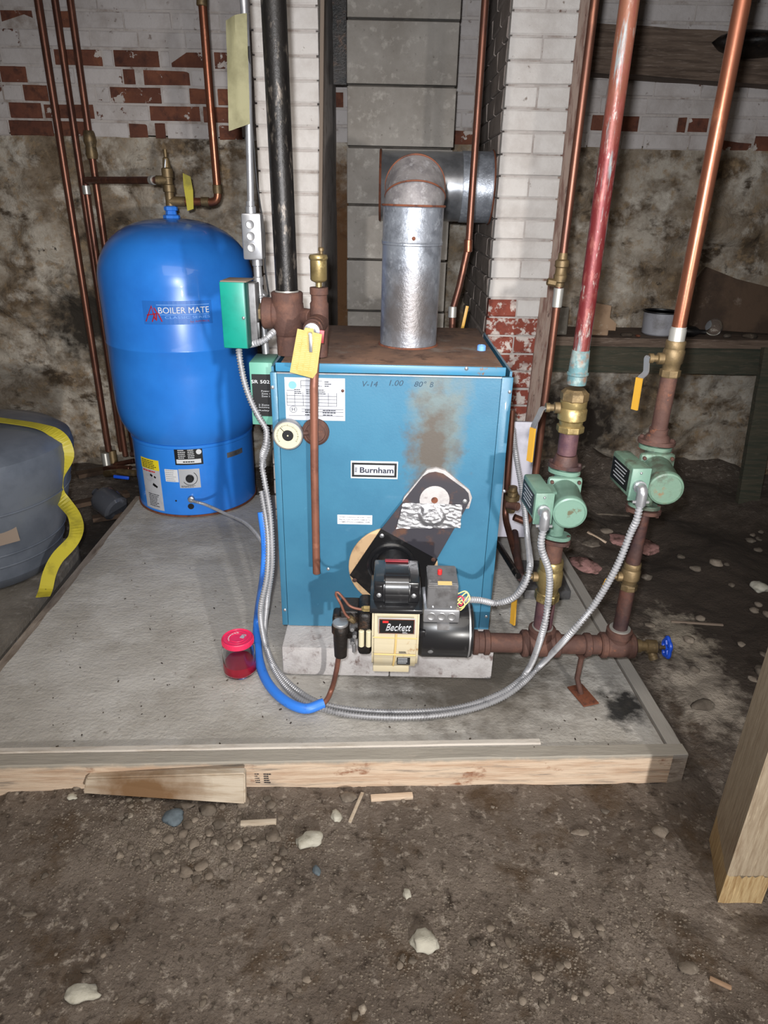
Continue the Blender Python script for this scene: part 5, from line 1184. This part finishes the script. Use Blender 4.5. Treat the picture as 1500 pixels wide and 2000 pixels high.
# ---- armoured cables
FR_ = .0083
e1_ = V((eP.x-.060, RYY-.150, eP.z+.006)); e2_ = V((eP2.x-.060, RYY-.150, eP2.z+.006))
def conn(name_parent, p):
    lathe('cable_connector', [(.013, 0), (.014, .004), (.014, .012)], p+V((0, .010, 0)), 'bright_steel', name_parent, (0, -1, 0), 16)
    tube('connector_elbow', fillet([p+V((0, .0, 0)), p+V((0, -.018, 0)), p+V((0, -.018, -.034))], .014), .0118, 'bright_steel', name_parent, 14)
    for s in (-1, 1): box('clamp_screw', p+V((s*.014, -.018, -.027)), (.008, .005, .005), 'steel', name_parent)
zf = SL+FR_+.001
# long pair: relay -> down the boiler's left side -> across the pad -> pumps
c1 = thing('armoured_cable', 'armoured cable running across the pad up to the pump nearest the boiler', 'cable', (0, 1.5, SL))
p1 = e1_+V((0, -.018, -.030))
path1 = [p1, p1+V((.0, 0, -.05)), PY(1073, 1120, 1.37), PY(1070, 1180, 1.375), PY(1058, 1240, 1.38), PZ(1030, 1310, SL+.055), PZ(985, 1350, zf+.012), PZ(900, 1381, zf), PZ(800, 1390, zf), PZ(700, 1387, zf), PZ(620, 1371, zf), PZ(565, 1335, zf), PZ(530, 1290, zf+.004), PZ(517, 1235, SL+.03), PY(522, 1170, 1.64), PY(531, 1100, 1.64), PY(528, 1010, 1.665), PY(517, 940, 1.68), PY(512, 905, 1.70), PY(522, 870, 1.70), PY(520, 835, 1.71)]
tube('cable_run', catmull(path1, .008), FR_, 'flex', c1, 12, .0075); conn(c1, e1_)
c2 = thing('armoured_cable', 'armoured cable sweeping in a long arc from the pad up to the rightmost pump', 'cable', (.4, 1.5, SL))
p2 = e2_+V((0, -.018, -.030))
path2 = [p2, p2+V((-.001, 0, -.04)), PY(1232, 1040, 1.37), PY(1203, 1110, 1.37), PY(1160, 1182, 1.38), PY(1110, 1242, 1.385), PZ(1055, 1300, SL+.06), PZ(1008, 1345, zf+.014), PZ(960, 1372, zf), PZ(890, 1392, zf), PZ(800, 1401, zf), PZ(700, 1398, zf), PZ(630, 1384, zf), PZ(575, 1358, zf), PZ(538, 1312, zf+.002), PZ(519, 1262, SL+.022), PY(512, 1200, 1.61), PY(521, 1130, 1.615), PY(529, 1060, 1.63)]
path2 = path2[:-3]+[PY(509, 1195, 1.61), PY(522, 1120, 1.62), PY(523, 1040, 1.66), PY(511, 960, 1.72)]
tube('cable_run', catmull(path2, .008), FR_, 'flex', c2, 12, .0075); conn(c2, e2_)
c3 = thing('armoured_cable', 'armoured cable hanging from the green control box down to the relay box', 'cable', (-.33, 1.7, .8))
gbz = c.z
path3 = [PY(466, 676, 1.74), PY(470, 700, 1.735), PY(476, 745, 1.73), PY(489, 785, 1.722), PY(505, 815, 1.718), PY(519, 838, 1.71), PY(524, 862, 1.665), PY(526, 885, 1.662)]
path3 = [PY(466, 678, 1.735), PY(469, 705, 1.72), PY(477, 745, 1.715), PY(490, 783, 1.712), PY(506, 815, 1.71), PY(520, 840, 1.70), PY(519, 868, 1.685), PY(513, 888, 1.70), PY(514, 912, 1.72)]
tube('cable_run', catmull(path3, .006), .0085, 'flex', c3, 12, .007)
c4 = thing('armoured_cable', 'short armoured cable curving from the green control box behind the rusty tee', 'cable', (-.33, 1.75, 1.0))
tube('cable_run', catmull([PY(487, 673, 1.76), PY(500, 670, 1.735), PY(517, 664, 1.73), PY(530, 652, 1.74), PY(540, 645, 1.80)], .006), .0085, 'flex', c4, 12, .007)
c5 = thing('armoured_cable', 'armoured cable curving from the burner control box up behind the riser', 'cable', (.35, 1.5, .4))
path5 = [(cx1+.004, YH+.055, cz0+.012), PY(935, 1172, 1.47), PY(970, 1178, 1.50), PY(1005, 1166, 1.475), PY(1027, 1137, 1.465), PY(1035, 1107, 1.49), PY(1034, 1082, 1.60), PY(1030, 1050, 1.75), PY(1025, 1000, 1.86), PY(1018, 950, 1.94), PY(1010, 905, 2.0), PY(1005, 870, 2.06), PY(1002, 835, 2.1)]
tube('cable_run', catmull([V(p) for p in path5], .006), FR_, 'flex', c5, 12, .0075)
# ---- blue sleeve with copper oil line
cps = [PY(512, 1000, 1.72), PY(519, 1060, 1.69), PY(517, 1120, 1.655), PZ(504, 1205, SL+.045), PZ(503, 1270, SL+.017), PZ(518, 1325, SL+.015), PZ(552, 1365, SL+.015), PZ(595, 1384, SL+.016), PZ(632, 1373, SL+.022)]
hs_ = thing('oil_hose', 'blue sleeved copper oil line curving around the pad to the burner pump', 'hose', (-.25, 1.5, SL))
tube('blue_sleeve', catmull(cps, .01), .0135, 'blue_plastic', hs_, 16)
e_ = cps[-1]; tube('copper_line', catmull([cps[-2]+V((0, 0, .0)), e_, PZ(648, 1345, SL+.04), PY(657, 1310, 1.44), PY(661, 1285, YH+.045), (px_.x-.002, YH+.038, px_.z-.062)], .006), .0068, 'matte_copper', hs_, 14)

# ---- thin copper pipe beside the stove pipe
tY = 2.32
q = thing('copper_pipe', 'thin copper pipe dropping past the chimney thimble behind the boiler', 'pipe', (PY(945, 0, tY).x, tY, .9))
xq = PY(915, 480, tY).x
tube('pipe_run', fillet([(xq+.002, tY, CE-.001), (xq, tY, PY(915, 480, tY).z), PY(897, 560, tY+.0), PY(884, 605, tY), PY(882, 690, tY)], .05), .0108, 'old_copper', q, 16)
cyl('coupling', PY(915, 468, tY), PY(914, 492, tY), .0135, 'copper', q); cyl('coupling', PY(884, 598, tY), PY(883, 620, tY), .0135, 'solder', q)
lv_ = PY(906, 628, 2.28); box('valve_lever', lv_, (.010, .004, .10), 'yellow', q, (0, math.radians(9), 0), .001, 2, 'yellow lever handle')
# ---- copper pipe with small brass valve right of the pier
uY = 1.98
u = thing('copper_pipe', 'thin copper pipe with a small brass valve between the brick pier and the thick riser', 'pipe', (PY(1100, 500, uY).x, uY, .37))
ux = PY(1160, 0, uY).x; uz = PY(1028, 1022, uY).z
tube('pipe_run', fillet([(ux+.004, uY, CE-.001), (ux, uY, 1.2), (ux-.004, uY, uz), PY(1004, 1010, uY)], .02), .0112, 'old_copper', u, 16)
v1, v2 = PY(1095, 505, uY).z, PY(1091, 560, uY).z; uxx = ux
lathe('valve_body', [(.013, 0), (.013, .01), (.018, .014), (.019, .03), (.016, .034), (.016, .05), (.019, .053), (.019, .068), (.013, .072), (.012, .088)], (uxx, uY, v2), 'dull_brass', u, (0, 0, 1), 18)
cyl('drain_cap', (uxx-.012, uY-.004, v2+.01), (uxx-.036, uY-.006, v2+.014), .010, 'dull_brass', u, hexn=6)
cyl('solder_sleeve', PY(1085, 562, uY)+V((uxx-PY(1085, 562, uY).x, 0, 0)), PY(1083, 600, uY)+V((uxx-PY(1083, 600, uY).x, 0, 0)), .0138, 'solder', u)
# ---- grey panel and small pipes behind the boiler's right side
gpn = tag(box('sheet_metal_panel', (PY(1018, 900, 2.3).x, 2.3, (PY(1018, 850, 2.3).z+PY(1018, 1025, 2.3).z)/2), (.125, .012, PY(1018, 850, 2.3).z-PY(1018, 1025, 2.3).z+.1), 'panel_grey', None, (0, 0, 0), .003), 'upright pale grey metal panel behind the right side of the boiler', 'panel')
P = PZ(1012, 1040, SL); gpb = tag(box('metal_pan', (P.x+.01, 2.12, SL+.02), (.16, .22, .036), 'grey_box', None, (0, 0, 0), .006), 'small grey metal pan on the pad behind the boiler', 'pan')
gpn.location.z = SL+gpn.dimensions.z/2 if False else gpn.location.z
sm = thing('feed_piping', 'small corroded water feed pipes and valve behind the boiler right side', 'pipe', (.33, 2.0, SL))
tube('pipe_run', fillet([PY(1000, 800, 2.05), PY(990, 960, 2.05), PY(986, 1010, 2.05), PY(1000, 1060, 1.9), PY(1015, 1110, 1.75)], .05), .0105, 'old_copper', sm, 12)
tube('pipe_run', [PY(972, 1062, 1.95), PY(1012, 1125, 1.66)], .0095, 'black_iron', sm, 12)
tube('pipe_run', fillet([PY(1005, 1040, 1.98), PY(1010, 1090, 1.8), PY(1018, 1128, 1.66)], .03), .012, 'dark_rust', sm, 12)
lathe('valve_body', [(.013, 0), (.017, .01), (.017, .04), (.024, .045), (.024, .06), (.014, .065), (.014, .09)], PY(997, 1000, 2.03), 'dull_brass', sm, (0, 0, 1), 14)
cyl('valve_branch', PY(992, 985, 2.03), PY(1012, 990, 2.0), .014, 'rust_iron', sm); cyl('valve_wheel', PY(1000, 968, 2.02), PY(1001, 960, 2.02), .018, 'dull_brass', sm, 14)

# ================================================================== JAR
JX, JY = PZ(463, 1312, SL).x, 1.612
P = PZ(463, 1331, SL); JY = P.y+.046; JX = P.x
jr = thing('glass_jar', 'clear glass jar with a red screw lid holding a little red liquid, on the pad', 'jar', (JX, JY, SL))
g = lathe('jar_body', [(.030, 0), (.041, .001), (.0455, .006), (.0465, .014), (.0465, .082), (.044, .092), (.0405, .098), (.0405, .106), (.0375, .106), (.0375, .098), (.041, .090), (.0432, .081), (.0432, .014), (.041, .008), (.001, .006)], (JX, JY, SL+.0005), 'glass', jr, (0, 0, 1), 48)
lathe('red_liquid', [(.040, 0), (.0437, .007), (.0437, .030), (.001, .0302)], (JX, JY, SL+.0072), 'red_liquid', jr, (0, 0, 1), 48)
lidr = [(.043, 0), (.044, .002), (.044, .016), (.042, .018), (.039, .0165), (.0385, .015), (.001, .0152)]
ld_ = lathe('screw_lid', lidr, (JX, JY, SL+.1), 'pink_red', jr, (0, 0, 1), 56)
rb = bmesh.new()
for k in range(40):
    a = 2*math.pi*k/40; add_box(rb, (JX+.0442*math.cos(a), JY+.0442*math.sin(a), SL+.108), (.0012, .0022, .012), (0, 0, a))
make('lid_ribs', rb, 'pink_red', ld_)
for k, s in enumerate((.030, .020)): tube('lid_ring', [(JX+s*math.cos(t), JY+s*math.sin(t), SL+.1155) for t in [2*math.pi*q/32 for q in range(33)]], .0012, 'pink_red', ld_, 6)
for k in range(7):
    a = math.radians(100+k*18); box('lid_letter_bar', (JX+.025*math.cos(a), JY+.025*math.sin(a), SL+.1156), (.006, .0015, .0012), 'white', ld_, (0, 0, a+1.2))
box('lid_sticker', (JX+.014, JY+.008, SL+.1156), (.012, .018, .0008), 'silver_label', ld_, (0, 0, -.3))

# ================================================================== POST
A_, B_, C_ = PZ(1401, 1765, .0), PZ(1487, 1766, .0), PZ(1384, 1642, .0)
A_.z = B_.z = C_.z = 0; D_ = C_+(B_-A_)
po = thing('wooden_post', 'rough wooden support post at the right edge with a yellowish cut foot', 'post', ((A_.x+D_.x)/2, (A_.y+D_.y)/2, 0))
def prism_z(name, q, z0_, z1_, m, jag=0):
    bm = bmesh.new(); n = 14; lo = []; hi = []; pts = []
    for a, b in zip(q, q[1:]+q[:1]):
        for k in range(n): pts.append(V(a).lerp(V(b), k/n))
    for i, p in enumerate(pts):
        lo.append(bm.verts.new((p.x, p.y, z0_(p) if callable(z0_) else z0_))); hi.append(bm.verts.new((p.x, p.y, z1_(p) if callable(z1_) else z1_)))
    N_ = len(pts)
    for i in range(N_): bm.faces.new((lo[i], lo[(i+1) % N_], hi[(i+1) % N_], hi[i]))
    bm.faces.new(hi); bm.faces.new(list(reversed(lo))); bmesh.ops.recalc_face_normals(bm, faces=bm.faces)
    return make(name, bm, m, po)
jg = lambda p: .085+.016*noise.noise(V((p.x*60, p.y*60, 0)))+.010*noise.noise(V((p.x*160, p.y*160, 2)))
cen = (A_+D_)/2
big = [cen+(p-cen)*1.012 for p in (A_, B_, D_, C_)]
prism_z('post_foot', [A_, B_, D_, C_], -.01, .12, 'post_foot')
prism_z('post_shaft', big, jg, CE-.001, 'post_wood')
pw = (B_-A_).normalized()
box('cleat', V(B_)+V((.0395, .07, .80)), (.05, .09, .80), 'post_wood', po, (0, 0, 0), .003)

# ================================================================== SHELF THINGS
def on_shelf(px, py, Y): p = PY(px, py, Y); p.z = shelf_z(p.x); return p
def chunk(name, px0, py0, px1, py1, Y, d, m, label, cat, rot=0, seed=1, bev=.006):
    a, b = PY(px0, py1, Y), PY(px1, py0, Y); zs = shelf_z((a.x+b.x)/2); cz = zs+.001+(b.z-a.z)/2
    bm = add_box(bmesh.new(), ((a.x+b.x)/2, Y+d/2, cz), (b.x-a.x, d, b.z-a.z), (0, 0, rot), bev, 2)
    for v in bm.verts:
        if v.co.z > cz: v.co += V((noise.noise(v.co*9+V((seed, 0, 0)))*.02, 0, noise.noise(v.co*7+V((seed, 5, 0)))*.02))
    return tag(make(name, bm, m, None), label, cat)
chunk('broken_block', 1082, 588, 1114, 642, 3.22, .10, 'grey_concrete', 'pale broken masonry block on the shelf left of the thick riser', 'block', .1, 3)
cd_ = chunk('cardboard_flap', 1150, 582, 1200, 640, 3.23, .09, 'cardboard', 'torn brown cardboard piece on the shelf behind the thick riser', 'cardboard', -.1, 7, .004)
bm = add_prism(bmesh.new(), [PY(x, y, 3.20) for x, y in ((1152, 643), (1152, 596), (1172, 604), (1204, 632), (1202, 646))], (0, .02, 0)); tag(make('brick_fragment', bm, 'cardboard'), 'tan triangular brick fragment at the front of the shelf', 'brick')
P = on_shelf(1286, 640, 3.30); pn = thing('enamel_pan', 'chipped white enamel pan with a black rim on the wall shelf', 'pan', P)
ph = msz(44, P); pr = msz(32, P)
lathe('pan_body', [(pr*.86, 0), (pr*.94, .006), (pr, ph*.95), (pr*.96, ph*.95), (pr*.9, .010), (.001, .008)], P+V((0, 0, .001)), 'enamel', pn, (0, 0, 1), 40)
lathe('pan_rim', [(pr*1.0, ph*.93), (pr*1.05, ph*.95), (pr*1.05, ph*1.0), (pr*.97, ph*1.0), (pr*.95, ph*.93)], P+V((0, 0, .001)), 'black', pn, (0, 0, 1), 40)
P = on_shelf(1396, 632, 3.28); R = msz(16, P)
lg = thing('light_bulb', 'clear round glass light bulb lying on the wall shelf', 'light bulb', P)
lathe('glass_globe', [(.0005, 0)]+[(R*math.sin(math.pi*k/14), R-R*math.cos(math.pi*k/14)) for k in range(1, 14)]+[(.0005, 2*R)], P+V((0, 0, .002)), 'glass', lg, (0, 0, 1), 32)
lathe('bulb_base', [(.010, 0), (.0125, .004), (.0125, .02), (.008, .026)], P+V((0, R*.86, R+.0)), 'steel', lg, (0, 1, .1), 16)
P = on_shelf(1352, 635, 3.25); bt = lathe('dark_bottle', [(.022, 0), (.024, .003), (.024, .07), (.010, .095), (.010, .12)], P+V((-.06, 0, .026)), 'black_plate', None, (1, -.25, 0), 18)
tag(bt, 'small dark bottle lying on the shelf beside the glass bulb', 'bottle')
def brd(name, pix, Y, th, m, label, cat, lean=.0):
    bm = add_prism(bmesh.new(), [PY(x, y, Y-(max(0, y-520))*lean) for x, y in pix], (0, th, 0)); return tag(make(name, bm, m), label, cat)
brd('leaning_board', [(1345, 642), (1352, 560), (1382, 522), (1440, 545), (1560, 575), (1560, 655)], 3.40, .025, 'board_brown', 'wide weathered brown board leaning on the wall above the shelf', 'board', .0006)
P = on_shelf(1440, 640, 3.26)
for k, (px, py, s, n_, l_) in enumerate(((1228, 632, .018, 'dark_scrap', 'dark crumpled scrap on the shelf left of the enamel pan'), (1425, 634, .016, 'rubble_bit', 'small pale rubble bit on the shelf right of the glass bulb'), (1248, 641, .010, 'red_scrap', 'tiny reddish scrap on the shelf edge below the enamel pan'), (1470, 636, .022, 'rubble_bit', 'larger brown rubble bit on the shelf near the photo edge'))):
    P = on_shelf(px, py, 3.22+.02*(k % 2)); place(n_, rock_mesh(n_, ('debris', 'pebble', 'rust_ring', 'debris')[k], k+20, .6), P+V((0, 0, s*.45)), (s*1.6, s, s), (0, 0, k), l_, 'debris')
# dark round thing on the upper beam
P = PY(1455, 78, 3.32); mo_ = rock_mesh('dark_bundle', 'oily_black', 5, .5, 3, .15)
place('dark_bundle', mo_, (P.x+.05, 3.33, P.z-.01), (.16, .10, .10), (0, 0, 0), 'black rounded bundle resting on the upper timber beam', 'bundle')
# dark leaning board at the right edge
a, b = PY(1500, 770, 3.0), PY(1462, 985, 2.9)
strip('leaning_plank', a+(a-b)*.4, b, .10, .03, 'mossy_wood', 'dark plank leaning against the stone wall at the right edge', 'plank')

# ================================================================== GROUND THINGS
def gnd(px, py):
    P = PZ(px, py, .0)
    for _ in range(3): P = PZ(px, py, h(P.x, P.y))
    return P
# scrap 2x4
tl, tr_, br_, bl_ = (168, 1520), (478, 1511), (479, 1572), (161, 1551)
yS = front_at(-.5).y-.026
q0, q1, q2, q3 = [PY(x, y, Y) for (x, y), Y in ((tl, yS), (tr_, yS), (br_, yS-.028), (bl_, yS-.022))]
bm = add_prism(bmesh.new(), [q0, q1, q2, q3], (0, .021, 0)); bmesh.ops.bevel(bm, geom=list(bm.edges), offset=.003, segments=2, affect='EDGES')
tag(make('scrap_board', bm, 'scrap_wood', None, True), 'short scrap board with a brown wet stain lying against the pad form', 'board')
def stick(px0, py0, px1, py1, wd, th, m, label, name='wood_shim'):
    a, b = gnd(px0, py0), gnd(px1, py1); a.z += th/2; b.z += th/2; c = (a+b)/2; d = b-a
    o = box(name, (0, 0, 0), (d.length, wd, th), m, None, (0, 0, 0), .0015); o.location = c; o.rotation_euler = (0, -math.asin(d.z/d.length), math.atan2(d.y, d.x)); return tag(o, label, 'wood scrap')
stick(470, 1612, 540, 1608, .012, .010, 'scrap_wood', 'small pale wood shim on the dirt below the scrap board')
stick(724, 1562, 806, 1557, .016, .010, 'form_board', 'pale flat wood shim on the dirt against the pad front')
stick(708, 1550, 683, 1608, .008, .006, 'scrap_wood', 'thin splinter of wood standing slanted beside the pad front')
stick(1385, 1912, 1428, 1932, .008, .006, 'cardboard', 'small reddish wood sliver in the dirt near the post')
stick(1147, 1040, 1184, 1061, .012, .006, 'form_board', 'pale wood splinter on the dirt behind the right pump')
stick(1165, 1004, 1228, 1008, .02, .006, 'pebble', 'pale flat splinter on the dirt near the stone wall base')
stick(1310, 1215, 1412, 1222, .010, .006, 'dust_beige', 'long pale twig on the dark dirt right of the drain valve')
RK = [rock_mesh('rock', 'pebble', k+1, .62, 2) for k in range(6)]
PS = [rock_mesh('rock', 'pale_stone', k+31, .7, 3, .4) for k in range(3)]; BS = [rock_mesh('rock', 'blue_stone', k+41, .7, 3, .3) for k in range(2)]
named = [ # px, py, width px, height px, mesh, rot, label
    (158, 1940, 62, 34, PS[0], .5, 'large pale grey stone at the bottom left of the dirt floor'),
    (831, 1838, 52, 42, PS[1], .1, 'white rough stone on the dirt below the pad, at the bottom centre'),
    (338, 1594, 40, 36, BS[0], .2, 'dark blue grey rounded stone below the stained scrap board'),
    (406, 1580, 34, 28, RK[0], .3, 'rounded grey stone tucked under the scrap board right part'),
    (604, 1640, 50, 34, PS[2], .6, 'pale greenish stone on the dirt in front of the pad centre'),
    (618, 1698, 14, 22, BS[1], 1.2, 'tiny blue grey stone chip below the pale greenish stone'),
    (658, 1592, 20, 26, PS[1], .9, 'small white stone with a brown mark beside the slanted splinter'),
    (680, 1555, 34, 24, RK[1], .1, 'grey stone at the foot of the form board near its middle'),
    (795, 1745, 15, 20, PS[2], 1.3, 'small pale pebble above the white rough stone'),
    (1345, 1890, 38, 26, RK[2], .4, 'reddish grey flat stone near the lower right of the dirt floor'),
    (360, 1572, 36, 18, RK[3], .1, 'flat pale stone wedged under the scrap board middle'),
    (330, 1637, 24, 20, RK[4], .7, 'light grey stone below the dark blue grey stone'),
    (150, 1535, 20, 18, RK[5], .2, 'brownish stone at the left end of the scrap board'),
    (45, 1530, 60, 24, RK[0], .1, 'broad brown stone half buried at the pad front far left'),
    (140, 1556, 18, 14, PS[0], .4, 'small pale stone just left and below the scrap board'),
    (428, 1608, 26, 22, RK[1], .9, 'angular grey stone between the scrap board and the pale shim'),
    (58, 1785, 26, 12, RK[2], .4, 'flattened stone at the left side of the dirt floor'),
    (223, 1807, 16, 18, RK[3], .3, 'round stone on the dirt midway down the left side'),
    (1135, 1625, 40, 14, RK[4], .2, 'flat dusty stone below the right part of the pad front'),
    (1290, 1622, 30, 26, RK[5], .5, 'brown stone between the pad corner and the post'),
    (925, 1840, 16, 16, RK[0], .8, 'small grey stone right of the white rough stone'),
    (958, 1812, 18, 14, RK[1], 1.0, 'smaller grey stone above and right of the white rough stone'),
    (1270, 1220, 20, 16, RK[2], .3, 'small stone just beside the pad under the blue handwheel'),
    (170, 1895, 20, 12, RK[3], .3, 'small dull stone just above the large pale grey stone'),
    (1485, 1145, 34, 30, PS[0], .3, 'pale rubble stone at the right edge behind the post'),
    (1375, 1375, 54, 26, RK[4], .9, 'long pale flat stone on the dark dirt right of the pad'),
]
for px, py, wp, hp, me, rz, lb in named:
    P = gnd(px, py+hp*.25); a = msz(wp, P)/2; b = msz(hp, P)/2
    pale = me in PS; zs = min(a, b)*(.95 if wp > 30 else .9)
    place('rock', me, P+V((0, b*.25, zs*.28)), (a*1.05, b*1.05, zs), (0, 0, rz*.3), lb, 'rock')
# countable loose stones in the gravel below the scrap board and over the floor
rnd = random.Random(11)
def scatter(n, region, smin, smax, grp, lb):
    k = 0
    while k < n:
        x0, y0, x1, y1 = region; px, py = rnd.uniform(x0, x1), rnd.uniform(y0, y1); P = gnd(px, py)
        if P.y > 1.22 and -1.3 < P.x < .95 and P.y < 3: continue
        if any(abs(px-q[0]) < q[2]*.7 and abs(py-q[1]) < q[3]*.8 for q in named): continue
        s = rnd.uniform(smin, smax)*rnd.uniform(.6, 1)
        place('rock', rnd.choice(RK), P+V((0, 0, s*.2)), (s*rnd.uniform(.8, 1.4), s, s*.85), (0, 0, rnd.uniform(0, 6.3)), lb, 'rock', grp); k += 1
scatter(100, (230, 1560, 560, 1720), .005, .015, 'loose gravel stones below the scrap board', 'small dull gravel stone among others below the scrap board')
scatter(170, (0, 1560, 1500, 2000), .003, .0085, 'loose stones over the dirt floor', 'small dull stone scattered on the open dirt floor')
scatter(34, (900, 1800, 1300, 1960), .005, .011, 'loose stones at the lower right of the floor', 'small dull stone in the patch of gravel at lower right')
scatter(26, (1160, 1030, 1500, 1330), .012, .028, 'rubble right of the pad', 'dark rubble lump on the dirt right of the concrete pad')
# fine grit nobody could count
bm = bmesh.new(); rnd = random.Random(5)
for k in range(9000):
    px, py = rnd.uniform(-60, 1560), rnd.uniform(1530, 2060)
    if rnd.random() < .45: px, py = rnd.gauss(400, 130), rnd.gauss(1625, 50)
    elif rnd.random() < .4: px, py = rnd.gauss(1050, 200), rnd.gauss(1850, 80)
    P = gnd(px, py)
    if P.y > 1.215 or P.y < .5 or (P.x > .68 and .90 < P.y < 1.15): continue
    s = rnd.uniform(.0012, .0036); vs = [bm.verts.new(P+V((s*rnd.uniform(.7, 1.3)*a, s*rnd.uniform(.7, 1.3)*b, s*.4*rnd.uniform(.8, 1.6)*c))) for a, b, c in ((1, 0, 0), (0, 1, 0), (-1, 0, 0), (0, -1, 0), (0, 0, 1.4))]
    for i in range(4): bm.faces.new((vs[i], vs[(i+1) % 4], vs[4]))
gr = make('gravel_grit', bm, 'pebble'); tag(gr, 'fine grit and crumbs of dirt strewn over the floor', 'gravel', kind='stuff')
# crumbs on the pad
bm = bmesh.new()
for k in range(150):
    px, py = rnd.uniform(60, 1230), rnd.uniform(1100, 1460)
    P = PZ(px, py, SL)
    if P.x < -1.0 or (xb0-.02 < P.x < xb1+.02 and P.y > 1.55): continue
    s = rnd.uniform(.001, .0030); add_box(bm, P+V((0, 0, s*.3)), (s*rnd.uniform(1, 3), s, s*.7), (0, 0, rnd.uniform(0, 3)))
tag(make('pad_crumbs', bm, 'debris'), 'dark crumbs and flakes scattered over the concrete pad', 'crumbs', kind='stuff')
# pinkish and pale debris heaps right of the pad
for k, (px, py, s, m_, lb) in enumerate(((1215, 1058, .045, 'pink_debris', 'pinkish crumbled debris heap left of the right riser'), (1262, 1068, .05, 'pink_debris', 'pinkish crumbled debris heap right of the right riser'), (1145, 1105, .045, 'pink_debris', 'pinkish crumbled debris near the right edge of the pad'), (1152, 1062, .03, 'pebble', 'pale crumbled lump beside the pad edge behind the thick riser'))):
    P = gnd(px, py); me = rock_mesh('debris_heap', m_, k+60, .35, 3, .5); place('debris_heap', me, P+V((0, 0, s*.05)), (s*1.4, s*1.1, s), (0, 0, k), lb, 'debris')
# dark planks and rubble in the gap at the left
for k, (x0, y0, x1, y1, wd) in enumerate(((130, 985, 250, 960, .05), (150, 925, 215, 912, .06), (180, 1010, 240, 1000, .04))):
    a, b = PZ(x0, y0, .03), PZ(x1, y1, .03); strip('scrap_plank', a, b, wd, .02, 'board_brown', ('dark plank lying on the ground beside the yellow strap', 'dark plank lying at the foot of the copper pipes', 'short dark plank between the yellow strap and the pad edge')[k], 'plank', (0, 0, -1))
